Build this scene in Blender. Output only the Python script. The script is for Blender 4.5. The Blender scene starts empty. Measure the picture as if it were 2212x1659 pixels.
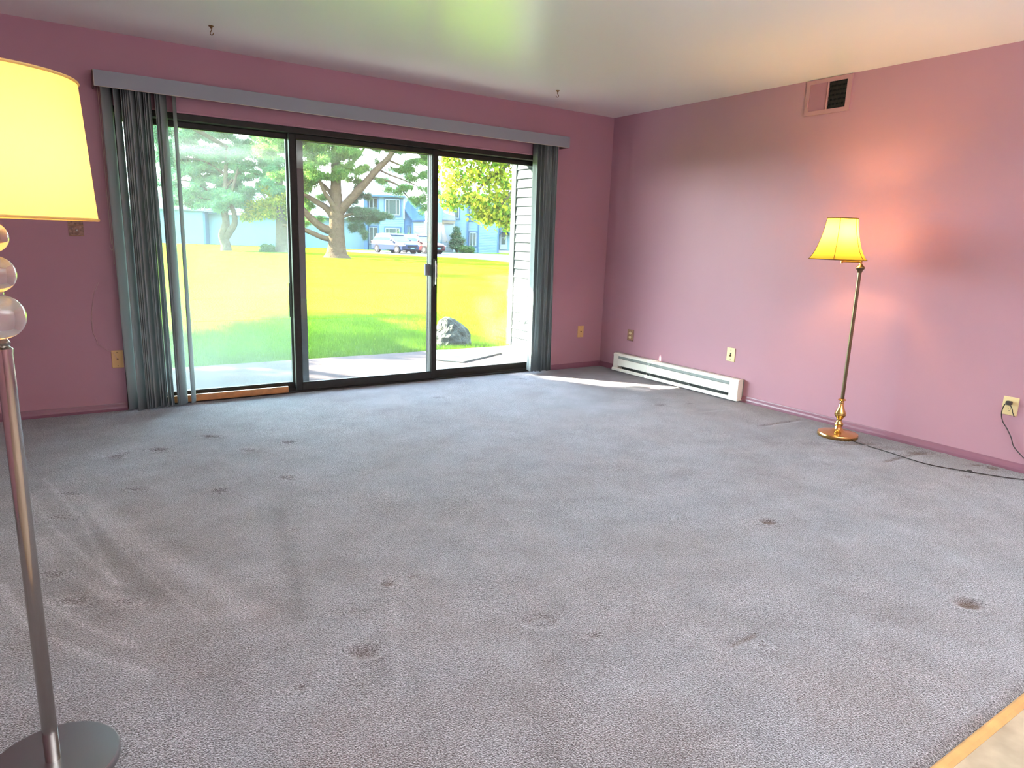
import bpy, math, random
import numpy as np
from mathutils import Vector, Matrix

# ---------------------------------------------------------------- camera, sky, sun, lights, exposure
SC = bpy.context.scene
COL = SC.collection
rad = math.radians
CAM = (-4.6688, -5.2952, 1.2386)
YAW, PITCH, ROLL, FPX = 0.594118, -0.206938, 0.034390, 1469.948
fw = Vector((math.sin(YAW)*math.cos(PITCH), math.cos(YAW)*math.cos(PITCH), math.sin(PITCH)))
rt = Vector((math.cos(YAW), -math.sin(YAW), 0)); up = rt.cross(fw)
r2 = rt*math.cos(ROLL) + up*math.sin(ROLL); u2 = -rt*math.sin(ROLL) + up*math.cos(ROLL)
cd = bpy.data.cameras.new('camera'); cam = bpy.data.objects.new('camera', cd); COL.objects.link(cam)
m = Matrix.Identity(4)
for i in range(3):
    m[i][0] = r2[i]; m[i][1] = u2[i]; m[i][2] = -fw[i]; m[i][3] = CAM[i]
cam.matrix_world = m
cd.sensor_width = 36; cd.lens = FPX*36/2212; cd.clip_start = .05; cd.clip_end = 600
SC.camera = cam

SKY, SUN, REAR, BRASS_W, CHROME_W = 8.0, 60.0, 62.0, 112.0, 34.0
w = bpy.data.worlds.new('sky'); SC.world = w; w.use_nodes = True
nt = w.node_tree; nt.nodes.clear()
out = nt.nodes.new('ShaderNodeOutputWorld'); bg = nt.nodes.new('ShaderNodeBackground')
tc = nt.nodes.new('ShaderNodeTexCoord'); sx = nt.nodes.new('ShaderNodeSeparateXYZ')
rp = nt.nodes.new('ShaderNodeValToRGB')
rp.color_ramp.elements[0].position = 0.0; rp.color_ramp.elements[0].color = (.86, .96, 1, 1)
rp.color_ramp.elements[1].position = .8; rp.color_ramp.elements[1].color = (.42, .66, 1, 1)
nt.links.new(tc.outputs['Generated'], sx.inputs[0]); nt.links.new(sx.outputs['Z'], rp.inputs[0])
nt.links.new(rp.outputs[0], bg.inputs[0]); bg.inputs[1].default_value = SKY
nt.links.new(bg.outputs[0], out.inputs[0])

sd = bpy.data.lights.new('sun', 'SUN'); sun = bpy.data.objects.new('sun', sd); COL.objects.link(sun)
sd.energy = SUN; sd.angle = rad(.6); sd.color = (1, .93, .78)
sun.rotation_euler = Vector((.66, -.75, -.55)).to_track_quat('-Z', 'Y').to_euler()
# unseen fill light added behind the camera, thrown at the ceiling
ad = bpy.data.lights.new('rear_fill', 'AREA'); al = bpy.data.objects.new('rear_fill', ad); COL.objects.link(al)
ad.shape = 'RECTANGLE'; ad.size = 3.0; ad.size_y = 1.0; ad.energy = REAR; ad.color = (.86, .94, 1)
al.location = (-3.0, -6.2, 1.32); al.rotation_euler = (rad(180), 0, 0)

SC.view_settings.view_transform = 'Standard'; SC.view_settings.look = 'None'
SC.view_settings.exposure = 2.5; SC.view_settings.gamma = 1; SC.view_settings.use_curve_mapping = False
try:
    SC.cycles.use_denoising = True
    SC.cycles.max_bounces = 12; SC.cycles.diffuse_bounces = 6; SC.cycles.transparent_max_bounces = 24
    SC.cycles.sample_clamp_indirect = 6; SC.cycles.caustics_refractive = False; SC.cycles.caustics_reflective = False
except Exception:
    pass

# ---------------------------------------------------------------- materials
M = {}
def mat(name, col, rough=.6, metal=0, spec=.5, emit=None, estr=0, bump=None, var=None, trans=0, sheen=0, coat=0):
    """var=(scale, amount[, detail]) value noise on the colour; bump=(scale, distance[, strength])"""
    mt = bpy.data.materials.new(name); mt.use_nodes = True; n = mt.node_tree.nodes; l = mt.node_tree.links
    b = n['Principled BSDF']
    b.inputs['Base Color'].default_value = (*col, 1); b.inputs['Roughness'].default_value = rough
    b.inputs['Metallic'].default_value = metal; b.inputs['Specular IOR Level'].default_value = spec
    if trans: b.inputs['Transmission Weight'].default_value = trans
    if sheen: b.inputs['Sheen Weight'].default_value = sheen
    if coat: b.inputs['Coat Weight'].default_value = coat
    if emit: b.inputs['Emission Color'].default_value = (*emit, 1); b.inputs['Emission Strength'].default_value = estr
    co = n.new('ShaderNodeTexCoord')
    if var:
        no = n.new('ShaderNodeTexNoise'); no.inputs['Scale'].default_value = var[0]; no.inputs['Detail'].default_value = 4
        l.new(co.outputs['Object'], no.inputs['Vector'])
        mr = n.new('ShaderNodeMapRange'); mr.inputs['From Min'].default_value = .3; mr.inputs['From Max'].default_value = .7
        mr.inputs['To Min'].default_value = 1-var[1]; mr.inputs['To Max'].default_value = 1+var[1]
        mx = n.new('ShaderNodeVectorMath'); mx.operation = 'SCALE'; mx.inputs[0].default_value = col
        l.new(no.outputs['Fac'], mr.inputs['Value']); l.new(mr.outputs[0], mx.inputs['Scale']); l.new(mx.outputs[0], b.inputs['Base Color'])
    if bump:
        no = n.new('ShaderNodeTexNoise'); no.inputs['Scale'].default_value = bump[0]; no.inputs['Detail'].default_value = 3
        l.new(co.outputs['Object'], no.inputs['Vector'])
        bp = n.new('ShaderNodeBump'); bp.inputs['Distance'].default_value = bump[1]; bp.inputs['Strength'].default_value = bump[2] if len(bump) > 2 else .5
        l.new(no.outputs['Fac'], bp.inputs['Height']); l.new(bp.outputs[0], b.inputs['Normal'])
    M[name] = mt
    return mt

def leafmat(name, col, col2, tr=.5):
    mt = bpy.data.materials.new(name); mt.use_nodes = True; n = mt.node_tree.nodes; l = mt.node_tree.links; n.clear()
    o = n.new('ShaderNodeOutputMaterial'); at = n.new('ShaderNodeAttribute'); at.attribute_name = 'tint'
    mx = n.new('ShaderNodeMix'); mx.data_type = 'RGBA'; mx.inputs['A'].default_value = (*col, 1); mx.inputs['B'].default_value = (*col2, 1)
    l.new(at.outputs['Fac'], mx.inputs['Factor'])
    d = n.new('ShaderNodeBsdfDiffuse'); t = n.new('ShaderNodeBsdfTranslucent'); s = n.new('ShaderNodeMixShader'); s.inputs[0].default_value = tr
    l.new(mx.outputs['Result'], d.inputs['Color']); l.new(mx.outputs['Result'], t.inputs['Color'])
    l.new(d.outputs[0], s.inputs[1]); l.new(t.outputs[0], s.inputs[2]); l.new(s.outputs[0], o.inputs[0]); M[name] = mt

def fabricmat(name, col, tr=.6):
    mt = bpy.data.materials.new(name); mt.use_nodes = True; n = mt.node_tree.nodes; l = mt.node_tree.links; n.clear()
    o = n.new('ShaderNodeOutputMaterial'); d = n.new('ShaderNodeBsdfDiffuse'); t = n.new('ShaderNodeBsdfTranslucent'); s = n.new('ShaderNodeMixShader')
    s.inputs[0].default_value = tr; d.inputs['Color'].default_value = (*col, 1); t.inputs['Color'].default_value = (*col, 1)
    co = n.new('ShaderNodeTexCoord'); wv = n.new('ShaderNodeTexNoise'); wv.inputs['Scale'].default_value = 400
    bp = n.new('ShaderNodeBump'); bp.inputs['Distance'].default_value = .001; bp.inputs['Strength'].default_value = .4
    l.new(co.outputs['Object'], wv.inputs['Vector']); l.new(wv.outputs['Fac'], bp.inputs['Height']); l.new(bp.outputs[0], d.inputs['Normal'])
    l.new(d.outputs[0], s.inputs[1]); l.new(t.outputs[0], s.inputs[2]); l.new(s.outputs[0], o.inputs[0]); M[name] = mt

def glassmat(name, tint, haze, gl=.06, nscale=1.5):
    """window pane: clear, a little mirror, and a film of dust that scatters daylight"""
    mt = bpy.data.materials.new(name); mt.use_nodes = True; n = mt.node_tree.nodes; l = mt.node_tree.links; n.clear()
    o = n.new('ShaderNodeOutputMaterial'); t = n.new('ShaderNodeBsdfTransparent'); t.inputs[0].default_value = (*tint, 1)
    g = n.new('ShaderNodeBsdfGlossy'); g.inputs['Roughness'].default_value = .01
    s = n.new('ShaderNodeMixShader'); s.inputs[0].default_value = gl
    l.new(t.outputs[0], s.inputs[1]); l.new(g.outputs[0], s.inputs[2]); last = s
    if haze:
        d = n.new('ShaderNodeBsdfTranslucent'); d.inputs[0].default_value = (.86, .95, .92, 1)
        co = n.new('ShaderNodeTexCoord'); no = n.new('ShaderNodeTexNoise'); no.inputs['Scale'].default_value = nscale
        l.new(co.outputs['Object'], no.inputs['Vector'])
        mr = n.new('ShaderNodeMapRange'); mr.inputs['From Min'].default_value = .3; mr.inputs['From Max'].default_value = .7
        mr.inputs['To Min'].default_value = haze*.7; mr.inputs['To Max'].default_value = haze*1.3
        s2 = n.new('ShaderNodeMixShader'); l.new(no.outputs['Fac'], mr.inputs['Value']); l.new(mr.outputs[0], s2.inputs[0])
        l.new(s.outputs[0], s2.inputs[1]); l.new(d.outputs[0], s2.inputs[2]); last = s2
    l.new(last.outputs[0], o.inputs[0]); M[name] = mt

mat('wall_paint', (.42, .225, .280), .42, spec=.13, bump=(55, .002, .15), var=(1.3, .03))
mat('base_paint', (.22, .088, .130), .38, bump=(90, .001, .1))
mat('vent_paint', (.42, .215, .25), .45)
mat('ceiling_paint', (.88, .88, .83), .30, spec=.85, bump=(30, .002, .12))
mat('vinyl', (.36, .29, .21), .45, var=(9, .25), bump=(60, .001, .2))
mat('oak', (.50, .27, .10), .42, var=(14, .18))
mat('bar_wood', (.42, .16, .04), .5, var=(20, .2))
mat('frame_metal', (.026, .023, .019), .5, spec=.22, var=(30, .15))
mat('frame_outer', (0.031, 0.0341, 0.0279), .5, spec=.1)
mat('alu', (.62, .62, .62), .3, metal=.9)
mat('handle_grey', (.10, .12, .14), .4)
glassmat('glass_left', (.90, .98, .93), .026)
glassmat('glass_mid', (.98, 1, .98), .007)
glassmat('glass_right', (.98, 1, .98), .005)
fabricmat('vane', (.36, .39, .39), .4)
mat('valance', (.24, .255, .29), .55, bump=(180, .001, .2))
mat('valance_wood', (.14, .075, .055), .6)
mat('cream_edge', (.55, .48, .38), .6)
mat('cord_pale', (.55, .45, .38), .7)
mat('cord_clear', (.55, .38, .36), .5)
mat('chain', (.30, .30, .34), .4)
mat('ivory', (.72, .56, .30), .4)
mat('ivory_dark', (.66, .40, .17), .45)
mat('plate_brown', (.30, .16, .09), .5, var=(40, .2))
mat('plate_worn', (.30, .18, .14), .8, var=(60, .45), bump=(90, .003, .6))
mat('slot_dark', (.02, .015, .012), .6)
mat('brass', (.72, .46, .16), .22, metal=1, var=(14, .10))
mat('brass_pole', (.24, .19, .12), .28, metal=1)
mat('brass_hook', (.22, .12, .05), .4, metal=.7)
mat('chrome', (.42, .38, .36), .12, metal=1)
mat('chrome_base', (.36, .36, .37), .34, metal=1, bump=(400, .0003, .2))
mat('crystal', (1, .93, .91), .06, trans=.85)
mat('bulb_brass', (1, .9, .7), .5, emit=(1, .60, .24), estr=BRASS_W)
mat('bulb_chrome', (1, .9, .7), .5, emit=(1, .66, .26), estr=CHROME_W)
fabricmat('shade_cream', (.52, .36, .055), .6)
fabricmat('shade_drum', (.60, .46, .21), .5)
mat('shade_trim', (.10, .05, .015), .8, spec=.1)
mat('heater_white', (.80, .78, .70), .35, var=(9, .03))
mat('heater_grey', (.22, .25, .24), .5)
mat('heater_dark', (.05, .055, .05), .6)
mat('cord_black', (.02, .015, .015), .5)
mat('vent_dark', (.008, .01, .014), .8, spec=.05)
mat('vent_blade', (.030, .032, .030), .6, spec=.1)
# outside
mat('concrete', (0.0527, 0.04092, 0.03844), .85, spec=0, var=(8, .12), bump=(60, .003, .4))
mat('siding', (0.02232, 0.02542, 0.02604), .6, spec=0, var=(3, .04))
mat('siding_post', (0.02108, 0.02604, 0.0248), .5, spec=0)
mat('house_siding', (0.04421, 0.07304, 0.08457), .7, spec=0, var=(.6, .04))
mat('house_siding_deep', (0.02499, 0.04997, 0.08457), .7, spec=0)
mat('house_white', (0.08457, 0.09994, 0.1038), .6, spec=0)
mat('house_trim', (0.01922, 0.03844, 0.0615), .7, spec=0)
mat('house_fascia', (0.07688, 0.06535, 0.04613), .7, spec=0)
mat('roof_blue', (0.01345, 0.02691, 0.04997), .85, spec=0, var=(2, .15))
mat('roof_pale', (0.05382, 0.0615, 0.06919), .8, spec=0, var=(2, .1))
mat('house_pane', (0.0124, 0.0217, 0.0186), .15, spec=.08)
mat('asphalt', (0.03844, 0.04228, 0.04613), .9, spec=0, var=(2, .1))
mat('kerb', (0.0961, 0.0961, 0.0961), .9, spec=0)
mat('rock', (0.0372, 0.0403, 0.03255), .9, spec=0, var=(7, .35), bump=(18, .05, .9))
mat('mat_grey', (0.0527, 0.06045, 0.0589), .95, spec=0, var=(30, .15), bump=(150, .006, .8))
mat('bark', (0.02604, 0.0186, 0.01116), .9, spec=0, var=(6, .3), bump=(12, .06, .8))
mat('bark_pale', (0.0341, 0.02852, 0.0186), .9, spec=0, var=(6, .3), bump=(12, .06, .8))
mat('car_blue', (0.00186, 0.00496, 0.01612), .35, spec=.05)
mat('car_red', (0.0186, 0.00186, 0.00248), .35, spec=.05)
mat('car_glass', (0.00496, 0.0124, 0.0186), .3, spec=.06)
mat('car_black', (.004, .004, .005), .8, spec=.02)
mat('rim', (0.0186, 0.01984, 0.0217), .5, spec=.05)
mat('lamp_lens', (.10, .10, .10), .2, spec=.1)
mat('plate_blue', (.04, .11, .2), .5, spec=0)
leafmat('needles', (0.02337, 0.06588, 0.01912), (0.09036, 0.1328, 0.02337))
leafmat('needles_blue', (0.03409, 0.09942, 0.05681), (0.09231, 0.1704, 0.06391))
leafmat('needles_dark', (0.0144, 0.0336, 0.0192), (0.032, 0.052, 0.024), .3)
leafmat('maple_leaves', (0.034, 0.085, 0.0068), (0.17, 0.1615, 0.0102), .55)
leafmat('shrub_leaves', (0.014, 0.035, 0.0098), (0.0315, 0.056, 0.014), .3)
leafmat('blades', (0.01875, 0.06, 0.00225), (0.05625, 0.08625, 0.00375), .4)

# lawn: short grass, no geometry beyond the near strip
mt = mat('lawn', (.25, .33, .035), 1, spec=0); n = mt.node_tree.nodes; l = mt.node_tree.links; b = n['Principled BSDF']
co = n.new('ShaderNodeTexCoord'); mp = n.new('ShaderNodeMapping'); mp.inputs['Scale'].default_value = (1, 1, 1)
l.new(co.outputs['Object'], mp.inputs[0])
n1 = n.new('ShaderNodeTexNoise'); n1.inputs['Scale'].default_value = 26; n1.inputs['Detail'].default_value = 8
n2 = n.new('ShaderNodeTexNoise'); n2.inputs['Scale'].default_value = .45; n2.inputs['Detail'].default_value = 4
l.new(mp.outputs[0], n1.inputs['Vector']); l.new(mp.outputs[0], n2.inputs['Vector'])
rp = n.new('ShaderNodeValToRGB'); rp.color_ramp.elements[0].position = .3; rp.color_ramp.elements[0].color = (.018, .048, .0010, 1)
rp.color_ramp.elements[1].position = .72; rp.color_ramp.elements[1].color = (.070, .100, .0025, 1)
ad1 = n.new('ShaderNodeMath'); ad1.operation = 'ADD'; ml = n.new('ShaderNodeMath'); ml.operation = 'MULTIPLY'; ml.inputs[1].default_value = .5
l.new(n1.outputs['Fac'], ad1.inputs[0]); l.new(n2.outputs['Fac'], ad1.inputs[1]); l.new(ad1.outputs[0], ml.inputs[0]); l.new(ml.outputs[0], rp.inputs[0])
l.new(rp.outputs[0], b.inputs['Base Color'])
bp = n.new('ShaderNodeBump'); bp.inputs['Distance'].default_value = .05; bp.inputs['Strength'].default_value = .8
l.new(n1.outputs['Fac'], bp.inputs['Height']); l.new(bp.outputs[0], b.inputs['Normal'])

# carpet: cut pile, nap marks, worn spots and painted shade by the right wall from the mesh attributes
mt = mat('carpet', (.4, .35, .36), .95, spec=.05, sheen=.3)
mt.node_tree.nodes['Principled BSDF'].inputs['Sheen Roughness'].default_value = .35; n = mt.node_tree.nodes; l = mt.node_tree.links; b = n['Principled BSDF']
co = n.new('ShaderNodeTexCoord')
def noise(sc, det=3, ro=.5, src=None):
    q = n.new('ShaderNodeTexNoise'); q.inputs['Scale'].default_value = sc; q.inputs['Detail'].default_value = det; q.inputs['Roughness'].default_value = ro
    l.new((src or co.outputs['Object']), q.inputs['Vector']); return q.outputs['Fac']
def mrange(v, a, c, d, e):
    q = n.new('ShaderNodeMapRange'); q.inputs['From Min'].default_value = a; q.inputs['From Max'].default_value = c
    q.inputs['To Min'].default_value = d; q.inputs['To Max'].default_value = e; l.new(v, q.inputs['Value']); return q.outputs[0]
def mixc(f, A, B):
    q = n.new('ShaderNodeMix'); q.data_type = 'RGBA'
    l.new(f, q.inputs['Factor'])
    for k, v in (('A', A), ('B', B)):
        if isinstance(v, tuple): q.inputs[k].default_value = (*v, 1)
        else: l.new(v, q.inputs[k])
    return q.outputs['Result']
def math2(op, a, c):
    q = n.new('ShaderNodeMath'); q.operation = op
    for k, v in enumerate((a, c)):
        if isinstance(v, (int, float)): q.inputs[k].default_value = v
        else: l.new(v, q.inputs[k])
    return q.outputs[0]
c1 = mixc(mrange(noise(2.1, 6, .6), .38, .62, 0, 1), (.136, .108, .112), (.154, .143, .161))
fine = math2('ADD', noise(215, 2, .5), math2('MULTIPLY', noise(520, 1, .5), .45))
spk = mrange(fine, .50, .95, .18, 1.85)
nap_shade = n.new('ShaderNodeAttribute'); nap_shade.attribute_name = 'nap_shade'
stn = n.new('ShaderNodeAttribute'); stn.attribute_name = 'stain_shade'
fac = math2('MULTIPLY', spk, math2('ADD', nap_shade.outputs['Fac'], mrange(noise(4.5, 6, .65), .35, .65, .86, 1.12)))
vs = n.new('ShaderNodeVectorMath'); vs.operation = 'SCALE'; l.new(c1, vs.inputs[0]); l.new(fac, vs.inputs['Scale'])
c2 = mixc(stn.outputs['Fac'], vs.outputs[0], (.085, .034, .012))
l.new(c2, b.inputs['Base Color'])
bp = n.new('ShaderNodeBump'); bp.inputs['Distance'].default_value = .009; bp.inputs['Strength'].default_value = 1.0
l.new(fine, bp.inputs['Height']); l.new(bp.outputs[0], b.inputs['Normal'])
shn = n.new('ShaderNodeBsdfSheen'); shn.inputs['Roughness'].default_value = .28
nf = math2('MAXIMUM', math2('ADD', fac, math2('MULTIPLY', stn.outputs['Fac'], -1.0)), .05)
vs2 = n.new('ShaderNodeVectorMath'); vs2.operation = 'SCALE'; vs2.inputs[0].default_value = (.46, .475, .54); l.new(nf, vs2.inputs['Scale']); l.new(vs2.outputs[0], shn.inputs['Color'])
addn = n.new('ShaderNodeAddShader'); l.new(b.outputs[0], addn.inputs[0]); l.new(shn.outputs[0], addn.inputs[1])
l.new(bp.outputs[0], shn.inputs['Normal']); l.new(addn.outputs[0], n['Material Output'].inputs[0])

# ---------------------------------------------------------------- mesh helpers
class MB:
    def __init__(s): s.v = []; s.f = []
    def add(s, vs, fs):
        o = len(s.v); s.v += [tuple(q) for q in vs]; s.f += [tuple(i+o for i in f) for f in fs]; return s
    def box(s, x0, x1, y0, y1, z0, z1):
        return s.add([(x0,y0,z0),(x1,y0,z0),(x1,y1,z0),(x0,y1,z0),(x0,y0,z1),(x1,y0,z1),(x1,y1,z1),(x0,y1,z1)],
                     [(0,3,2,1),(4,5,6,7),(0,1,5,4),(1,2,6,5),(2,3,7,6),(3,0,4,7)])
    def prism(s, poly, axis, a, b):
        """poly of 2-D points extruded along an axis from a to b"""
        def P(p, t): return {'x': (t, p[0], p[1]), 'y': (p[0], t, p[1]), 'z': (p[0], p[1], t)}[axis]
        k = len(poly)
        vs = [P(p, a) for p in poly] + [P(p, b) for p in poly]
        fs = [tuple(range(k)), tuple(range(2*k-1, k-1, -1))] + [(i, (i+1) % k + 0, (i+1) % k + k, i+k) for i in range(k)]
        return s.add(vs, fs)
    def tube(s, pts, rs, n=8, cap=True):
        pts = [Vector(p) for p in pts]
        if not hasattr(rs, '__len__'): rs = [rs]*len(pts)
        vs = []; ref = Vector((0, 0, 1))
        prev = None
        for i, p in enumerate(pts):
            t = (pts[min(i+1, len(pts)-1)] - pts[max(i-1, 0)]).normalized()
            if prev is None:
                a = t.cross(ref if abs(t.z) < .9 else Vector((1, 0, 0))).normalized()
            else:
                a = (prev - t*prev.dot(t)).normalized()
            prev = a; b2 = t.cross(a)
            for k in range(n):
                an = 2*math.pi*k/n; vs.append(p + (a*math.cos(an) + b2*math.sin(an))*rs[i])
        fs = [(i*n+k, i*n+(k+1) % n, (i+1)*n+(k+1) % n, (i+1)*n+k) for i in range(len(pts)-1) for k in range(n)]
        if cap: fs += [tuple(range(n-1, -1, -1)), tuple((len(pts)-1)*n+k for k in range(n))]
        return s.add(vs, fs)
    def lathe(s, prof, c=(0, 0), n=32, z0=0, close=True):
        vs = []; 
        for z, r in prof:
            for k in range(n):
                an = 2*math.pi*k/n; vs.append((c[0]+r*math.cos(an), c[1]+r*math.sin(an), z0+z))
        L = len(prof)
        fs = [(i*n+k, i*n+(k+1) % n, (i+1)*n+(k+1) % n, (i+1)*n+k) for i in range(L-1) for k in range(n)]
        if close: fs += [tuple(range(n-1, -1, -1)), tuple((L-1)*n+k for k in range(n))]
        return s.add(vs, fs)
    def ball(s, c, r, n=24, sq=(1, 1, 1)):
        prof = [(-math.cos(math.pi*i/(n//2))*r, max(math.sin(math.pi*i/(n//2))*r, 1e-4)) for i in range(n//2+1)]
        o = len(s.v); s.lathe(prof, (0, 0), n)
        for i in range(o, len(s.v)):
            x, y, z = s.v[i]; s.v[i] = (c[0]+x*sq[0], c[1]+y*sq[1], c[2]+z*sq[2])
        return s
    def build(s, name, material, parent=None, world=True, smooth=False, bevel=0, **tags):
        off = Vector(parent.location) if (parent and world) else Vector((0, 0, 0))
        if parent and world and parent.parent: off = off + Vector(parent.parent.location)
        me = bpy.data.meshes.new(name); me.from_pydata([(x-off.x, y-off.y, z-off.z) for x, y, z in s.v], [], s.f); me.validate(); me.update()
        import bmesh
        bm = bmesh.new(); bm.from_mesh(me); bmesh.ops.recalc_face_normals(bm, faces=bm.faces); bm.to_mesh(me); bm.free()
        if smooth:
            me.polygons.foreach_set('use_smooth', [True]*len(me.polygons))
            try: me.set_sharp_from_angle(angle=rad(40))
            except Exception: pass
        me.materials.append(M[material] if isinstance(material, str) else material)
        o = bpy.data.objects.new(name, me); COL.objects.link(o); o.parent = parent
        if bevel:
            bv = o.modifiers.new('bevel', 'BEVEL'); bv.width = bevel; bv.segments = 2; bv.limit_method = 'ANGLE'
        for k, v in tags.items(): o[k] = v
        return o
def empty(name, loc, rz=0, **tags):
    o = bpy.data.objects.new(name, None); COL.objects.link(o); o.location = loc; o.rotation_euler = (0, 0, rz); o.empty_display_size = .1
    for k, v in tags.items(): o[k] = v
    return o
def dup(root):
    r = root.copy(); COL.objects.link(r)
    for ch in root.children:
        c = ch.copy(); COL.objects.link(c); c.parent = r
        for g in ch.children:
            d = g.copy(); COL.objects.link(d); d.parent = c
    return r
def numesh(name, V, F, material, parent=None, attrs=None, smooth=False, **tags):
    V = np.asarray(V, np.float32); F = np.asarray(F, np.int32); k = F.shape[1]
    if parent: V = V - np.array(parent.location, np.float32)
    me = bpy.data.meshes.new(name)
    me.vertices.add(len(V)); me.vertices.foreach_set('co', V.ravel())
    me.loops.add(F.size); me.loops.foreach_set('vertex_index', F.ravel())
    me.polygons.add(len(F)); me.polygons.foreach_set('loop_start', np.arange(0, F.size, k, dtype=np.int32))
    me.update(calc_edges=True)
    if smooth: me.polygons.foreach_set('use_smooth', np.ones(len(F), bool))
    for an, arr in (attrs or {}).items():
        a = me.attributes.new(an, 'FLOAT', 'POINT'); a.data.foreach_set('value', np.asarray(arr, np.float32))
    me.materials.append(M[material])
    o = bpy.data.objects.new(name, me); COL.objects.link(o); o.parent = parent
    for kk, v in tags.items(): o[kk] = v
    return o
FH = np.array([math.sin(YAW), math.cos(YAW), 0]); UH = np.array([math.cos(YAW), -math.sin(YAW), 0])
def far(D, a, z):
    """a place outside: D metres ahead of the view point, a metres to its right, z above the carpet"""
    p = np.array([CAM[0], CAM[1], 0]) + FH*D + UH*a; return (float(p[0]), float(p[1]), z)

H = 2.44
GZ = -.12
S = dict(kind='structure')
# ---------------------------------------------------------------- room shell
# carpet
st = .015
xs = np.arange(-6.5, .0001, st); ys = np.append(np.arange(-4.68, 0, st), [0., .03])
X, Y = np.meshgrid(xs, ys)
rng = np.random.default_rng(4)
def lownoise(sc, seed):
    r = np.random.default_rng(seed); z = np.zeros_like(X)
    for _ in range(14):
        a = r.uniform(0, 6.28); k = r.uniform(.6, 1.6)*sc
        z += np.sin(X*k*math.cos(a)+Y*k*math.sin(a)+r.uniform(0, 6.28))
    return z/14
Z = .0018*lownoise(9, 1)
stain_shade = np.zeros_like(X); nap_shade_v = .02*lownoise(3, 2) + .0
def segdist(p, q):
    px, py = q[0]-p[0], q[1]-p[1]; L2 = px*px+py*py+1e-9
    t = np.clip(((X-p[0])*px+(Y-p[1])*py)/L2, 0, 1)
    return np.hypot(X-p[0]-t*px, Y-p[1]-t*py)
dents = [  # x, y, long radius, short radius, depth, stain
 (-3.982,-3.523,.042,.028,.012,.45),(-1.998,-3.511,.036,.024,.010,.95),(-1.993,-4.357,.045,.032,.012,.95),
 (-3.751,-3.171,.024,.018,.008,.6),(-3.65,-3.165,.022,.012,.007,.5),(-3.923,-3.29,.02,.012,.006,.3),(-3.984,-3.26,.03,.010,.005,.3),
 (-3.897,-2.546,.022,.012,.006,.35),(-4.082,-1.921,.03,.018,.009,.25),(-3.755,-1.88,.034,.02,.009,.25),(-4.25,-1.086,.045,.025,.011,.25),
 (-4.47,-1.114,.035,.022,.010,.2),(-4.413,-1.068,.02,.015,.007,.2),(-3.571,-1.271,.035,.02,.010,.25),(-3.816,-1.321,.035,.022,.009,.25),
 (-3.946,-.935,.05,.02,.009,.2),(-4.42,-1.709,.04,.02,.008,.2),(-4.683,-1.642,.04,.014,.008,.2),(-4.733,-1.928,.05,.014,.008,.25),
 (-2.877,-4.13,.022,.016,.005,.35),(-.071,-3.676,.035,.02,.008,.9),(-.389,-3.672,.02,.012,.006,.8),(-3.314,-3.818,.028,.014,.005,.35),
 (-4.754,-2.516,.035,.02,.008,.3),(-4.697,-2.762,.04,.02,.008,.3),(-4.555,-2.852,.03,.016,.008,.35),(-4.192,-3.589,.022,.014,.006,.35),
 (-.734,-1.581,.04,.02,.008,.3),(-.469,-1.656,.03,.015,.006,.25),(-1.15,-.25,.03,.02,.008,.3),(-.09,-3.60,.05,.018,.004,.8),(-.33,-2.98,.16,.035,.002,.6),(-.22,-3.16,.13,.045,.002,.55),(-.16,-3.30,.10,.03,.003,.7),(-2.2,-.6,.05,.02,.006,.15)]
ca, sa = math.cos(-YAW), math.sin(-YAW)
for x, y, ra, rb, dp, sv in dents:
    dp *= .85; sv = sv if sv > .55 else sv*.8
    u = (X-x)*ca+(Y-y)*sa; v = -(X-x)*sa+(Y-y)*ca
    d = np.sqrt((u/ra)**2+(v/rb)**2)
    g = np.exp(-d**4*.7); Z -= dp*g; stain_shade = np.maximum(stain_shade, sv*np.exp(-(d/.95)**4)); Z += .004*np.exp(-((d-1.6)/.35)**2)
# pressed ring and edge marks
u = (X+3.412)*ca+(Y+3.659)*sa; v = -(X+3.412)*sa+(Y+3.659)*ca; d = np.sqrt((u/.06)**2+(v/.04)**2)
Z -= .006*np.exp(-((d-.75)/.22)**2); stain_shade = np.maximum(stain_shade, .35*np.exp(-((d-.7)/.2)**2)*(v > 0)); nap_shade_v += .22*np.exp(-((d-1.0)/.14)**2)*(v < .01)
u = (X+2.877)*ca+(Y+4.13)*sa; v = -(X+2.877)*sa+(Y+4.13)*ca; d = np.sqrt((u/.03)**2+(v/.022)**2); nap_shade_v += .3*np.exp(-((d-1)/.25)**2)
for p, q, wd, am in [((-2.85,-4.08),(-2.97,-4.076),.010,.6),((-.541,-2.372),(-.095,-2.407),.010,.35),((-.535,-3.283),(-.136,-3.294),.010,.5)]:
    g = np.exp(-(segdist(p, q)/wd)**2); stain_shade = np.maximum(stain_shade, am*g); Z -= .006*g
for p, q in [((-.50,-2.41),(-.08,-2.44)),((-.46,-3.32),(-.10,-3.33)),((-.25,-1.96),(-.60,-1.90))]:
    nap_shade_v += .25*np.exp(-(segdist(p, q)/.008)**2)
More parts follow.
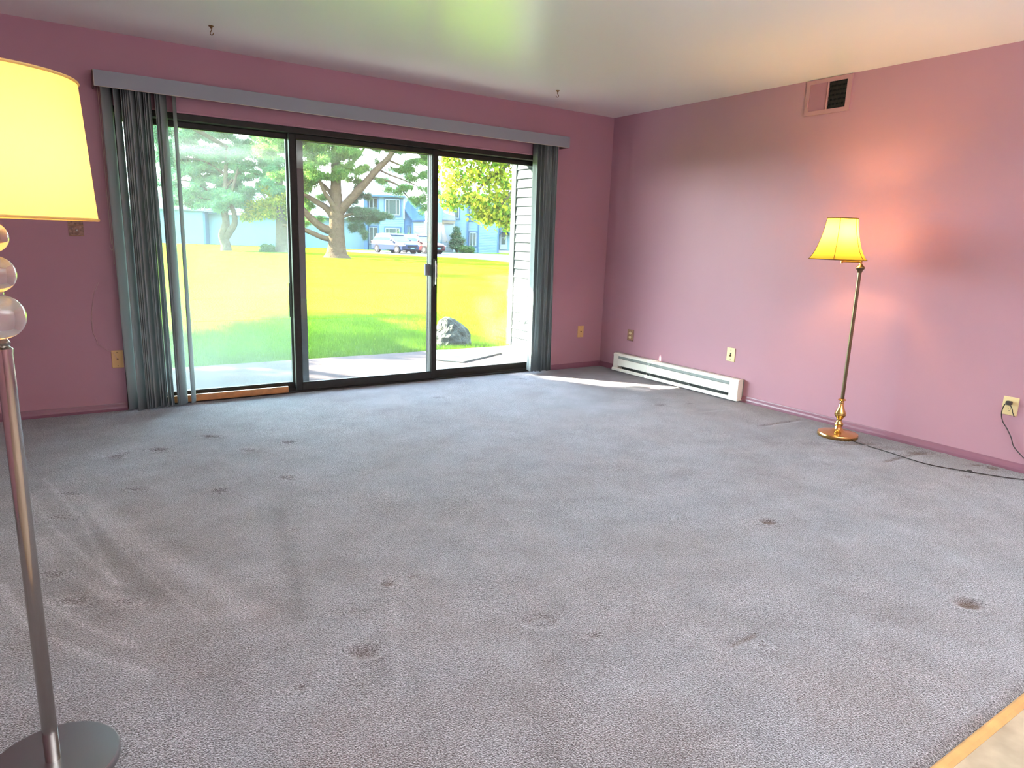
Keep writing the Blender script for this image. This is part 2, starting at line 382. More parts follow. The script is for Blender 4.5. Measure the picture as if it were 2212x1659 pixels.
streaks = [  # wheel and vacuum tracks in the pile: points, width, amount
 ([(-4.793,-1.33),(-4.658,-1.981),(-4.582,-2.698)],.010,.13),([(-4.644,-1.684),(-4.488,-2.343),(-4.329,-2.757),(-4.221,-3.112)],.05,.12),
 ([(-4.769,-1.997),(-4.664,-2.385),(-4.564,-2.708)],.010,.14),([(-4.908,-2.509),(-4.87,-2.695),(-4.826,-2.856)],.014,.17),
 ([(-4.788,-2.691),(-4.684,-2.933),(-4.555,-3.139)],.013,.15),([(-4.77,-2.972),(-4.668,-3.142),(-4.551,-3.29)],.013,.15),
 ([(-4.613,-1.947),(-4.504,-2.521),(-4.392,-2.957),(-4.345,-3.101)],.010,.11),([(-4.836,-1.605),(-4.782,-1.94)],.012,.11),
 ([(-4.798,-2.143),(-4.739,-2.471),(-4.622,-2.734),(-4.525,-2.897)],.022,.10),
 ([(-3.903,-2.28),(-4.021,-2.967),(-4.096,-3.247)],.035,-.08),([(-3.782,-3.295),(-3.954,-3.72)],.02,.06),
 ([(-4.35,-2.45),(-4.25,-2.75)],.05,-.05),([(-4.62,-2.2),(-4.45,-2.85)],.05,-.07),([(-4.75,-2.4),(-4.62,-2.9)],.035,-.07)]
for pts, wd, am in streaks:
    dd = np.min([segdist(a, b2) for a, b2 in zip(pts[:-1], pts[1:])], axis=0); nap_shade_v += 2.6*am*np.exp(-(dd/wd)**2)
wl = np.exp(-(np.abs(X)/(.20+.05*np.sin(Y*5)+.03*np.sin(Y*17)))**3); stain_shade = np.maximum(stain_shade, .16*wl); nap_shade_v -= .10*wl  # painted shade: unlit pile along the right wall, made darker and browner
stain_shade = np.maximum(stain_shade, .13*np.exp(-(((X+4.62)/.50)**2+((Y+2.65)/.95)**2)**1.5)); stain_shade = np.maximum(stain_shade, .10*np.exp(-(((X+2.75)/.7)**2+((Y+4.1)/.4)**2)**1.5)*(1+lownoise(7, 9)*2))
nap_shade_v += .10*lownoise(2.2, 12)
Z[0, :] -= .012; Z[1, :] -= .003
V = np.stack([X.ravel(), Y.ravel(), Z.ravel()], 1); nx = len(xs); ny = len(ys)
I = (np.arange(ny-1)[:, None]*nx + np.arange(nx-1)[None, :]).ravel()
F = np.stack([I, I+1, I+nx+1, I+nx], 1)
numesh('floor', V, F, 'carpet', attrs={'stain_shade': stain_shade.ravel(), 'nap_shade': nap_shade_v.ravel()}, smooth=True, kind='structure',
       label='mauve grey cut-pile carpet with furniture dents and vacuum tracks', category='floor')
MB().box(-6.5, 0, -8, -4.712, -.06, -.004).build('floor', 'vinyl', label='tan vinyl floor beyond the oak strip in the near right corner', category='floor', **S)
MB().prism([(-4.682, -.06), (-4.682, -.001), (-4.690, .006), (-4.704, .006), (-4.712, -.002), (-4.712, -.06)], 'x', -6.5, 0).build(
    'trim_1', 'oak', label='oak threshold strip where the carpet ends', category='trim', **S)
MB().box(-6.5, .15, -8, .15, -.30, -.06).build('floor_slab', 'concrete', label='concrete slab under the carpet and vinyl', category='floor', **S)
MB().box(-6.65, .15, -8.15, .15, H, H+.2).build('ceiling', 'ceiling_paint', label='off-white satin painted ceiling', category='ceiling', **S)
DL, DR, DT = -4.31, -.715, 2.005
wb = MB().box(-6.5, DL, 0, .15, -.3, H).box(DR, .15, 0, .15, -.3, H).box(DL, DR, 0, .15, DT, H)
wb.build('wall_back', 'wall_paint', label='mauve pink wall holding the wide sliding glass door', category='wall', **S)
MB().box(0, .15, -8, 0, -.3, H).build('wall_right', 'wall_paint', label='mauve pink wall behind the brass lamp and the heater', category='wall', **S)
MB().box(-6.65, -6.5, -8.15, .15, -.3, H).build('wall_left', 'wall_paint', label='mauve pink wall outside the left of the picture', category='wall', **S)
MB().box(-6.5, .15, -8.15, -8, -.3, H).build('wall_front', 'wall_paint', label='mauve pink wall behind the view point', category='wall', **S)
bprof = [(0, 0), (0, .052), (.004, .052), (.006, .044), (.013, .030), (.016, .018), (.016, 0)]
MB().prism([(-a, z) for a, z in bprof], 'y', -7.95, 0).build('baseboard_right', 'base_paint', label='low coved pink baseboard under the right wall', category='baseboard', smooth=False, **S)
bb = [(-a, z) for a, z in bprof]
MB().prism(bb, 'x', -6.5, DL-.005).build('baseboard_back', 'base_paint', label='low coved pink baseboard left of the sliding door', category='baseboard', **S)
MB().prism(bb, 'x', DR+.02, -.0165).build('baseboard_back', 'base_paint', label='low coved pink baseboard between the sliding door and the corner', category='baseboard', **S)

# ---------------------------------------------------------------- sliding glass door
dr = empty('door_1', (-2.5, .07, 0), label='three-panel sliding glass door in a dark bronze aluminium frame', category='door', **S)
MB().box(DL, DR, .005, .15, 1.965, DT).build('head', 'frame_metal', dr, bevel=.003)
MB().box(DL, DL+.035, .005, .15, 0, 1.965).build('jamb', 'frame_metal', dr, bevel=.003)
MB().box(DR-.035, DR, .005, .15, 0, 1.965).build('jamb', 'frame_metal', dr, bevel=.003)
MB().box(DL, DR, .03, .16, -.02, .012).box(DL, DR, .062, .066, .012, .03).box(DL, DR, .105, .109, .012, .03).build('sill', 'frame_metal', dr)
MB().prism([(.0, DT+.001), (-.006, DT+.001), (-.006, DT+.012), (0, DT+.014)], 'x', DL-.01, DR+.01).build('casing_bead', 'wall_paint', dr)
def panel(x0, x1, y, glass, ws=.05, inner=True):
    p = MB().box(x0, x0+ws, y-.018, y+.018, .013, 1.964).build('panel', 'frame_metal', dr, bevel=.003)
    def sub(mb, nm, mm, bv=.003): return mb.build(nm, mm, dr).__setattr__('parent', p) if False else subb(mb, nm, mm, p, bv)
    sub(MB().box(x1-ws, x1, y-.018, y+.018, .013, 1.964), 'stile', 'frame_metal')
    sub(MB().box(x0+ws, x1-ws, y-.017, y+.017, .013, .072), 'bottom_rail', 'frame_metal')
    sub(MB().box(x0+ws, x1-ws, y-.017, y+.017, 1.93, 1.964), 'top_rail', 'frame_metal')
    for s in (-1, 1):
        pass
    sub(MB().box(x0+ws, x1-ws, y-.002, y+.002, .072, 1.93), 'pane', glass, 0)
    g = MB()
    for (a, b2, c, d) in ((x0+ws, x0+ws+.006, .072, 1.93), (x1-ws-.006, x1-ws, .072, 1.93)): g.box(a, b2, y-.012, y+.012, c, d)
    g.box(x0+ws, x1-ws, y-.012, y+.012, .072, .078).box(x0+ws, x1-ws, y-.012, y+.012, 1.924, 1.93)
    sub(g, 'gasket', 'frame_outer', 0)
    return p
def subb(mb, nm, mm, p, bv=0):
    """child of a part: the part sits at its thing's origin, so world minus the thing's location"""
    o = mb.build(nm, mm, None, bevel=bv); top = p.parent
    if top is not None:
        off = Vector(top.location); o.data.transform(Matrix.Translation(-off))
    o.parent = p; return o
panel(-4.275, -3.085, .108, 'glass_left')
panel(-3.130, -1.885, .062, 'glass_mid')
panel(-1.935, -.750, .108, 'glass_right')
sc = MB().box(-3.050, -3.000, .135, .150, .02, 1.96).build('screen_frame', 'frame_outer', dr)
subb(MB().box(-1.935, -1.890, .135, .150, .02, 1.96), 'stile', 'frame_outer', sc)
subb(MB().box(-3.000, -1.935, .135, .150, 1.925, 1.96), 'top_rail', 'frame_outer', sc)
hd = MB().box(-1.926, -1.896, .026, .044, .83, 1.07).build('handle', 'frame_metal', dr, bevel=.004)
subb(MB().tube([(-1.918, .010, .85), (-1.918, .006, .90), (-1.918, .006, 1.0), (-1.918, .010, 1.05)], .0055, 8), 'grip', 'alu', hd)
subb(MB().box(-1.903, -1.897, .018, .026, .90, 1.03), 'lever', 'alu', hd)
MB().box(-1.985, -1.932, .080, .10, .92, 1.02).build('outside_pull', 'handle_grey', dr, bevel=.006)
MB().tube([(-3.150, .085, .60), (-3.150, .085, .86)], .005, 6).build('pull_strip', 'frame_outer', dr)
MB().box(-3.089, -3.086, .070, .104, .03, 1.94).build('weather_strip', 'siding_post', dr)
b_ = MB().box(-4.27, -3.20, .008, .034, .013, .062).build('wooden_bar', 'bar_wood', bevel=.004)
b_['label'] = 'brown wooden security bar lying in the track of the left glass panel'; b_['category'] = 'bar'

# ---------------------------------------------------------------- vertical blind
vb = empty('vertical_blind', (-2.5, -.07, 2.1), label='grey vertical blind with a long valance, vanes drawn to both ends', category='blind')
VL, VR = -4.357, -.648
MB().box(VL, VR, -.150, -.144, 2.087, 2.180).build('valance', 'valance', vb, bevel=.0015)
MB().box(VL, VR, -.144, 0, 2.174, 2.180).build('valance_top', 'valance', vb)
MB().box(VL-.004, VL+.004, -.144, 0, 2.087, 2.180).build('end_cap', 'valance_wood', vb)
MB().box(VR-.004, VR+.004, -.144, 0, 2.087, 2.180).build('end_cap', 'valance_wood', vb)
MB().tube([(VL, -.151, 2.088), (VL, -.151, 2.180)], .0018, 6).build('edge_strip', 'cream_edge', vb)
MB().box(VL, VR, -.1505, -.1435, 2.0850, 2.0872).build('valance_lip', 'cream_edge', vb)
MB().box(-4.33, -.68, -.090, -.058, 2.105, 2.150).build('headrail', 'alu', vb)
random.seed(7)
def vane(x, ang, bx=0., zb=.022, bang=None, by=0.):
    """one louver hung from the rail; ang is its turn away from standing square to the wall"""
    bang = ang if bang is None else bang
    vs = []; nseg = 6; rows = 8
    for j in range(rows+1):
        t = j/rows; z = 2.100+(zb-2.100)*t; a = rad(ang+(bang-ang)*t); cx = x+bx*t
        for i in range(nseg+1):
            s_ = (i/nseg-.5)*.089; bow = .005*(1-(2*i/nseg-1)**2)
            dx = s_*math.sin(a)+bow*math.cos(a); dy = s_*math.cos(a)-bow*math.sin(a)
            vs.append((cx+dx, -.075+by*t+dy, z))
    k = nseg+1
    fs = [(j*k+i, j*k+i+1, (j+1)*k+i+1, (j+1)*k+i) for j in range(rows) for i in range(nseg)]
    o = MB().add(vs, fs).build('vane', 'vane', vb, smooth=True)
    so = o.modifiers.new('thick', 'SOLIDIFY'); so.thickness = .0012
    return o
vane(-4.292, 48, .012, .018); vane(-4.235, 30, .01, .008, 45)
for i in range(11):
    vane(-4.205+.0155*i+random.uniform(-.003, .003), random.uniform(10, 34), .012+random.uniform(-.006, .006), .02+random.uniform(-.006, .006))
vane(-4.012, 16, .012, .022); vane(-3.996, 24, .010, .022); vane(-3.972, 34, .008, .02, 40)
vane(-3.905, 22, .004, .026, 28)
for i in range(14):
    vane(-.972+.0175*i+random.uniform(-.003, .003), random.uniform(-30, 30), .018+random.uniform(-.006, .006), .024+random.uniform(-.008, .006), random.uniform(-22, 22))
for k, (x, zt) in enumerate(((-4.334, 1.13), (-4.325, 1.0))):
    MB().tube([(x, -.05, 2.1), (x+.003, -.035, 1.6), (x+.004, -.03, zt+.05), (x+.004, -.03, zt)], .0016, 6).build('pull_cord', 'cord_pale', vb)
MB().tube([(-4.330+.010*math.cos(t), -.03, 1.12+.03*math.sin(t)) for t in np.linspace(math.pi, 2*math.pi, 7)], .0016, 6).build('pull_cord', 'cord_pale', vb)
ch = MB()
for i in range(150):
    ch.ball((-.718+.004*math.sin(i*.07), -.045, 2.08-i*.0130), .0034, 6)
ch.build('bead_chain', 'chain', vb, kind='stuff')
MB().tube([(-.728, -.045, 2.08), (-.722, -.045, .16)], .0012, 5).build('chain_cord', 'cord_pale', vb)

# ---------------------------------------------------------------- plates, outlets, vent on the walls
def back_plate(x0, x1, z0, z1, name, label, cat, mm, wire=False):
    e = empty(name, ((x0+x1)/2, 0, (z0+z1)/2), label=label, category=cat)
    MB().box(x0, x1, -.007, 0, z0, z1).build('plate', mm, e, bevel=.003)
    xc = (x0+x1)/2; zc = (z0+z1)/2
    MB().tube([(xc, -.006, zc), (xc, -.016, zc)], .006, 10).build('socket', 'brass_hook', e)
    for dz in (-.046, .046): MB().tube([(xc, -.006, zc+dz), (xc, -.0085, zc+dz)], .0035, 8).build('screw', 'brass_hook', e)
    return e
back_plate(-.318, -.244, .310, .426, 'cable_plate', 'ivory cable wall plate between the glass door and the room corner', 'wall plate', 'ivory_dark')
e = back_plate(-4.385, -4.315, .300, .420, 'cable_plate', 'tan cable wall plate with a thin pale wire, left of the blind', 'wall plate', 'ivory_dark')
MB().tube([(-4.352, -.014, .36), (-4.37, -.03, .405), (-4.41, -.02, .43), (-4.455, -.008, .47), (-4.48, -.005, .56), (-4.478, -.005, .66), (-4.455, -.005, .80), (-4.42, -.005, .88)], .0012, 5).build('wire', 'cord_clear', e)
e = empty('wall_plate', (-4.519, 0, 1.23), label='bare brown rectangle of an old wall fitting under the big lamp shade', category='wall plate')
MB().box(-4.561, -4.477, -.004, 0, 1.176, 1.284).build('back_plate', 'plate_worn', e)
MB().box(-4.562, -4.476, -.010, -.004, 1.240, 1.245).build('crossbar', 'plate_brown', e)
MB().box(-4.556, -4.476, -.010, -.004, 1.176, 1.182).build('crossbar', 'plate_brown', e)
MB().ball((-4.515, -.006, 1.212), .007, 10).ball((-4.54, -.005, 1.222), .004, 8).build('screw', 'alu', e)

def outlet(y0, y1, z0, z1, label, mm, double=True, plug=False):
    yc = (y0+y1)/2; zc = (z0+z1)/2
    e = empty('outlet', (0, yc, zc), label=label, category='outlet')
    MB().box(-.007, 0, y0, y1, z0, z1).build('plate', mm, e, bevel=.003)
    for dz in (-.020, .020):
        f = MB().prism([(yc+.0165*math.cos(t), zc+dz+.0145*math.sin(t)) for t in np.linspace(0, 2*math.pi, 14)[:-1]], 'x', -.010, -.006).build('receptacle', 'ivory', e)
        for dy in (-.006, .006): subb(MB().box(-.0106, -.0098, yc+dy-.001, yc+dy+.001, zc+dz-.001, zc+dz+.008), 'slot', 'slot_dark', f)
        subb(MB().tube([(-.0106, yc, zc+dz-.007), (-.0098, yc, zc+dz-.007)], .0022, 8), 'slot', 'slot_dark', f)
    MB().tube([(-.0085, yc, zc), (-.006, yc, zc)], .003, 8).build('screw', 'brass_hook', e)
    return e
outlet(-.476, -.393, .321, .429, 'brown duplex outlet on the right wall nearest the room corner', 'plate_brown')
outlet(-3.722, -3.640, .325, .435, 'ivory duplex outlet holding the black plug, at the right edge', 'ivory')
e = empty('switch_plate', (0, -1.645, .371), label='ivory switch plate with a dark toggle above the heater', category='wall plate')
MB().box(-.007, 0, -1.687, -1.603, .314, .428).build('plate', 'ivory', e, bevel=.003)
MB().box(-.0085, -.006, -1.652, -1.638, .356, .386).build('toggle_slot', 'slot_dark', e)
MB().tube([(-.006, -1.645, .371), (-.026, -1.648, .360)], [.005, .004], 8).build('toggle', 'brass_hook', e)
for dz in (-.038, .038): MB().tube([(-.009, -1.645, .371+dz), (-.006, -1.645, .371+dz)], .0035, 8).build('screw', 'slot_dark', e)

e = empty('air_vent', (0, -2.25, 2.32), label='pink painted air vent under the ceiling, right half dark', category='vent')
y0, y1, z0, z1 = -2.422, -2.076, 2.198, 2.436
iy0, iy1, iz0, iz1 = y0+.034, y1-.032, z0+.028, z1-.028
MB().box(-.012, 0, y0, y1, z0, iz0).box(-.012, 0, y0, y1, iz1, z1).box(-.012, 0, y0, iy0, iz0, iz1).box(-.012, 0, iy1, y1, iz0, iz1).build('frame', 'vent_paint', e)
ym = (iy0+iy1)/2
MB().box(-.014, -.002, ym-.005, ym+.005, iz0, iz1).build('mullion', 'vent_paint', e)
MB().box(-.002, -.0005, iy0, iy1, iz0, iz1).build('backing', 'vent_dark', e)
nb = 20
for i in range(nb):
    yy = ym+.007+(iy1-ym-.009)*(i+.5)/nb
    MB().add([(-.003, yy-.0026, iz0), (-.010, yy+.0022, iz0), (-.010, yy+.0022, iz1), (-.003, yy-.0026, iz1), (-.002, yy-.0018, iz0), (-.009, yy+.003, iz0), (-.009, yy+.003, iz1), (-.002, yy-.0018, iz1)],
             [(0, 1, 2, 3), (4, 5, 6, 7), (0, 1, 5, 4), (2, 3, 7, 6), (1, 2, 6, 5), (0, 3, 7, 4)]).build('louver', 'vent_paint', e)
for i in range(14):
    yy = iy0+(ym-.006-iy0)*(i+.5)/14
    MB().box(-.010, -.006, yy-.0009, yy+.0009, iz0, iz1).build('dark_louver', 'vent_blade', e)
for i in range(6):
    zz = iz0+(iz1-iz0)*(i+.5)/6
    MB().box(-.005, -.0022, iy0, ym-.005, zz-.008, zz+.008).build('damper_blade', 'vent_blade', e)
MB().box(-.020, -.012, iy1+.006, iy1+.012, iz0+.03, iz0+.075).build('lever', 'vent_paint', e)

# ---------------------------------------------------------------- baseboard heater
e = empty('baseboard_heater', (-.035, -1.04, .02), label='long white electric baseboard heater low on the right wall', category='heater')
hy0, hy1 = -1.80, -.285
MB().box(-.012, 0, hy0, hy1, .018, .186).build('back_panel', 'heater_grey', e)
MB().prism([(0, .186), (-.060, .186), (-.071, .176), (-.071, .160), (-.068, .160), (-.066, .172), (-.058, .181), (0, .181)], 'y', hy0, hy1).build('top_cap', 'heater_white', e)
MB().box(-.071, -.066, hy0+.09, hy1-.07, .064, .134).build('front_panel', 'heater_white', e, bevel=.002)
MB().box(-.0705, -.001, hy0+.0005, hy0+.09, .018, .180).build('end_cap', 'heater_white', e, bevel=.003)
MB().box(-.0705, -.001, hy1-.07, hy1-.0005, .018, .180).build('end_cap', 'heater_white', e, bevel=.003)
MB().prism([(0, .012), (-.082, .012), (-.082, .032), (-.074, .041), (-.070, .040), (-.076, .032), (-.076, .018), (0, .018)], 'y', hy0-.008, hy1+.004).build('bottom_rail', 'heater_white', e)
MB().prism([(-.066, .160), (-.030, .148), (-.030, .145), (-.066, .136)], 'y', hy0+.09, hy1-.07).build('deflector', 'heater_grey', e)
fin = MB()
MB().box(-.016, -.012, hy0+.09, hy1-.07, .020, .150).build('inner_panel', 'heater_dark', e)
for i in range(90):
    yy = hy0+.12+i*.0145
    fin.box(-.058, -.014, yy, yy+.0006, .055, .125)
fin.build('heating_fins', 'heater_grey', e, kind='stuff')
MB().tube([(-.036, hy0+.1, .09), (-.036, hy1-.08, .09)], .006, 8).build('heating_element', 'heater_dark', e)
for yy in (-.80, -1.28):
    MB().ball((-.0665, yy, .150), .0035, 8).build('screw', 'heater_dark', e)
    MB().box(-.071, -.040, yy-.006, yy+.006, .040, .052).build('bracket', 'heater_grey', e)
MB().ball((-.079, hy0+.05, .037), .003, 8).build('screw', 'heater_dark', e)
MB().box(-.070, -.030, hy0+.09, hy0+.20, .036, .046).build('wire_tuft', 'heater_dark', e)

# ---------------------------------------------------------------- brass floor lamp
bx, by = -.273, -2.805
e = empty('floor_lamp', (bx, by, 0), label='brass swing-arm floor lamp with a cream bell shade, lit', category='lamp')
MB().lathe([(.001, .126), (.006, .130), (.022, .130), (.028, .127), (.033, .110), (.040, .060), (.046, .036), (.056, .028)], (bx, by), 48).build('base', 'brass', e, smooth=True)
MB().lathe([(.054, .027), (.066, .023), (.074, .022), (.080, .027), (.088, .0285), (.096, .027), (.104, .020), (.116, .0165), (.128, .020), (.142, .030), (.152, .0365), (.158, .0375), (.163, .0345),
            (.168, .0355), (.174, .032), (.195, .023), (.220, .0155), (.232, .0125), (.236, .0150), (.241, .0150), (.246, .0125), (.250, .0125), (.254, .022), (.258, .0265), (.262, .022), (.268, .0135)], (bx, by), 32).build('turned_stem', 'brass', e, smooth=True)
MB().tube([(bx, by, .262), (bx, by, 1.118)], .0118, 20).build('pole', 'brass_pole', e, smooth=True)
MB().lathe([(1.112, .0125), (1.125, .017), (1.137, .0265), (1.143, .0285), (1.149, .0265), (1.160, .017), (1.168, .010)], (bx, by), 28).build('collar', 'brass_pole', e, smooth=True)
sx_, sy_ = bx-.155*.829, by+.155*.559
dirv = ((sx_-bx)/.155, (sy_-by)/.155)
arm = MB().tube([(bx, by, 1.165), (bx, by, 1.192)], .0085, 12)
arm.tube([(bx, by, 1.182), (bx+dirv[0]*.125, by+dirv[1]*.125, 1.182)], .0062, 12)
arm.tube([(bx+dirv[0]*.125, by+dirv[1]*.125, 1.170), (bx+dirv[0]*.125, by+dirv[1]*.125, 1.198)], .0085, 12)
arm.tube([(bx+dirv[0]*.125, by+dirv[1]*.125, 1.194), (sx_, sy_, 1.196)], .005, 10)
arm.build('swing_arm', 'brass', e, smooth=True)
MB().tube([(sx_, sy_, 1.190), (sx_, sy_, 1.300)], .013, 14).build('lamp_socket', 'brass', e, smooth=True)
MB().lathe([(1.300, .012), (1.335, .020), (1.365, .028), (1.382, .028), (1.398, .020), (1.406, .006)], (sx_, sy_), 20).build('bulb', 'bulb_brass', e, smooth=True)
zt, zb_ = 1.452, 1.192
prof = [(0, .096), (.10, .100), (.25, .106), (.40, .115), (.55, .126), (.70, .139), (.82, .153), (.92, .168), (1, .184)]
rot0 = math.atan2(CAM[1]-sy_, CAM[0]-sx_)
def hexr(th):
    d = (th % (math.pi/3))-math.pi/6; return (.55*math.cos(math.pi/6)/math.cos(d)+.45)
def shade_pt(t, r, th): return (sx_+r*hexr(th)*math.cos(rot0-rad(7)+th), sy_+r*hexr(th)*math.sin(rot0-rad(7)+th), zt+(zb_-zt)*t)
NS = 48; vs = [shade_pt(t, r, 2*math.pi*k/NS) for t, r in prof for k in range(NS)]
fs = [(i*NS+k, i*NS+(k+1) % NS, (i+1)*NS+(k+1) % NS, (i+1)*NS+k) for i in range(len(prof)-1) for k in range(NS)]
sh = MB().add(vs, fs).build('lamp_shade', 'shade_cream', e, smooth=True)
for k in range(6):
    subb(MB().tube([shade_pt(t, r+.002, math.pi/3*k) for t, r in prof], .0019, 6), 'seam', 'shade_trim', sh)
for t, r in (prof[0], prof[-1]):
    subb(MB().tube([shade_pt(t, r+.001, 2*math.pi*k/NS) for k in range(NS+1)], .0032, 6), 'rim_trim', 'shade_trim', sh)
MB().tube([(sx_-.03, sy_, 1.26), (sx_-.045, sy_, 1.33), (sx_-.03, sy_, 1.40), (sx_, sy_, 1.425), (sx_+.03, sy_, 1.40), (sx_+.045, sy_, 1.33), (sx_+.03, sy_, 1.26)], .0018, 6).build('harp', 'brass', e, smooth=True)
def curve_pts(ctrl, n=10):
    P = [Vector(p) for p in ctrl]; P = [P[0]*2-P[1]]+P+[P[-1]*2-P[-2]]; o = []
    for i in range(1, len(P)-2):
        for k in range(n):
            t = k/n; a, b2, c, d = P[i-1:i+3]
            o.append(.5*((2*b2)+(-a+c)*t+(2*a-5*b2+4*c-d)*t*t+(-a+3*b2-3*c+d)*t**3))
    o.append(P[-2]); return o
MB().tube(curve_pts([(-.20, -2.885, .006), (-.304, -2.944, .005), (-.345, -3.20, .006), (-.372, -3.432, .005), (-.315, -3.60, .006), (-.22, -3.78, .005), (-.150, -3.874, .005), (-.10, -3.98, .006),
    (-.06, -4.03, .012), (-.035, -3.98, .035), (-.022, -3.90, .055), (-.014, -3.834, .073), (-.014, -3.801, .092), (-.014, -3.741, .146), (-.014, -3.718, .197), (-.014, -3.688, .246), (-.016, -3.664, .278), (-.018, -3.651, .315), (-.022, -3.650, .352), (-.034, -3.662, .388), (-.036, -3.675, .399)]), .0030, 7).build('cord', 'cord_black', e, smooth=True)
MB().ball((-.289, -3.640, .008), .010, 12, (1, 1.6, .8)).build('cord_switch', 'cord_black', e, smooth=True)
MB().box(-.040, -.0108, -3.694, -3.664, .388, .412).build('plug', 'cord_black', e, bevel=.005)
MB().tube(curve_pts([(-.034, -3.690, .392), (-.022, -3.700, .365), (-.014, -3.703, .345), (-.010, -3.712, .322)], 6), .0026, 6).build('cord_tail', 'cord_black', e)

# ---------------------------------------------------------------- crystal and chrome lamp, nearest left
cx, cy = -4.765, -3.590
e = empty('floor_lamp', (cx, cy, 0), label='chrome floor lamp with glass balls and a large drum shade, cut by the left edge', category='lamp')
MB().lathe([(.001, .130), (.004, .135), (.019, .1355), (.024, .132), (.0255, .10), (.028, .03)], (cx, cy), 64).build('base', 'chrome_base', e, smooth=True)
MB().tube([(cx, cy, .024), (cx, cy, .985)], .0155, 28).build('pole', 'chrome', e, smooth=True)
MB().lathe([(.983, .0165), (.990, .0165), (.996, .010), (1.003, .013), (1.008, .010), (1.012, .008)], (cx, cy), 24).build('collar', 'chrome', e, smooth=True)
zc = 1.052
for r, z in ((.0455, 1.055), (.037, 1.140), (.031, 1.212)):
    MB().ball((cx, cy, z), r, 40).build('crystal_ball', 'crystal', e, smooth=True)
for z in (1.102, 1.179):
    MB().lathe([(z-.006, .006), (z-.002, .012), (z+.002, .012), (z+.006, .006)], (cx, cy), 20).build('spacer', 'chrome', e, smooth=True)
MB().tube([(cx, cy, 1.243), (cx, cy, 1.30)], .010, 14).build('lamp_socket', 'chrome', e, smooth=True)
MB().lathe([(1.30, .012), (1.325, .024), (1.35, .032), (1.372, .032), (1.392, .022), (1.402, .006)], (cx, cy), 20).build('bulb', 'bulb_chrome', e, smooth=True)
s0, s1 = 1.252, 1.515
sh = MB().lathe([(s0, .186), ((s0+s1)/2, .1785), (s1, .171)], (cx, cy), 72, close=False).build('lamp_shade', 'shade_drum', e, smooth=True)
for z, r in ((s0, .1865), (s1, .1715)):
    subb(MB().tube([(cx+r*math.cos(t), cy+r*math.sin(t), z) for t in np.linspace(0, 2*math.pi, 73)], .0028, 6), 'rim_trim', 'shade_drum', sh)
MB().tube([(cx-.171, cy, s1-.03), (cx, cy, s1-.045), (cx+.171, cy, s1-.03)], .0018, 6).tube([(cx, cy-.171, s1-.03), (cx, cy, s1-.045), (cx, cy+.171, s1-.03)], .0018, 6).tube([(cx+.012, cy, 1.28), (cx+.045, cy, 1.36), (cx+.03, cy, 1.45), (cx, cy, 1.50)], .0018, 6).build('shade_carrier', 'chrome', e)

# ---------------------------------------------------------------- ceiling hooks
def hook(x, y, ang, label):
    e = empty('ceiling_hook', (x, y, H), label=label, category='hook', group='brass swag hooks in the ceiling')
    ca_, sa_ = math.cos(ang), math.sin(ang)
    MB().lathe([(0, .0150), (-.003, .0150), (-.007, .008), (-.014, .005)], (x, y), 20, H).build('rosette', 'brass_hook', e, smooth=True)
    pts = [(0, -.010), (.002, -.018), (.0, -.026), (-.006, -.034), (-.008, -.042), (-.004, -.049), (.004, -.050), (.010, -.045), (.012, -.038)]
    MB().tube(curve_pts([(x+a*ca_, y+a*sa_, H+z) for a, z in pts], 4), .0026, 8).build('hook_wire', 'brass_hook', e, smooth=True)
hook(-3.749, -.579, -YAW, 'small brass swag hook in the ceiling above the gathered left vanes')
hook(-1.146, -.595, math.pi-YAW, 'small brass swag hook in the ceiling nearer the room corner')

# ---------------------------------------------------------------- outside: patio, wing wall, boulder, mat, lawn
pt = empty('patio', (-2, 1, -.08), label='pinkish concrete patio slab outside the glass door', category='patio', **S)
MB().add([(-6.5, .15, -.2), (-2.345, .15, -.2), (-2.470, 1.93, -.2), (-6.5, 1.93, -.2), (-6.5, .15, -.08), (-2.345, .15, -.08), (-2.470, 1.93, -.08), (-6.5, 1.93, -.08)],
         [(0, 3, 2, 1), (4, 5, 6, 7), (0, 1, 5, 4), (1, 2, 6, 5), (2, 3, 7, 6), (3, 0, 4, 7)]).build('slab', 'concrete', pt)
MB().add([(-2.339, .15, -.2), (.4, .15, -.2), (.4, 1.93, -.2), (-2.464, 1.93, -.2), (-2.339, .15, -.08), (.4, .15, -.08), (.4, 1.93, -.08), (-2.464, 1.93, -.08)],
         [(0, 3, 2, 1), (4, 5, 6, 7), (0, 1, 5, 4), (1, 2, 6, 5), (2, 3, 7, 6), (3, 0, 4, 7)]).build('slab', 'concrete', pt)
wg = empty('wing_wall', (.27, 1, -.08), label='white clapboard wing wall outside the right end of the glass door', category='wall', **S)
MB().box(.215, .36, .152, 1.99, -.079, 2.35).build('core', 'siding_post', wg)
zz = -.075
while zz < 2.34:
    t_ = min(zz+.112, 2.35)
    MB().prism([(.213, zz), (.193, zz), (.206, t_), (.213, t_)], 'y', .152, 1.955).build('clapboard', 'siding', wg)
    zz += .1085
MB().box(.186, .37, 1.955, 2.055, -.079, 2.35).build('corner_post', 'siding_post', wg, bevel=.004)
MB().tube(curve_pts([(.186, 1.55, 1.02), (.182, 1.50, .93), (.184, 1.48, .84), (.180, 1.54, .77), (.182, 1.60, .80)], 6), .0022, 5).build('dry_vine', 'plate_brown', wg)
MB().tube(curve_pts([(.186, 1.60, .30), (.180, 1.66, .27), (.182, 1.72, .24)], 5), .004, 5).build('wire_stub', 'slot_dark', wg)
MB().box(-6.9, .45, .155, 2.05, 2.352, 2.60).build('balcony_slab', 'siding_post', label='pale balcony floor covering the patio', category='balcony', **S)
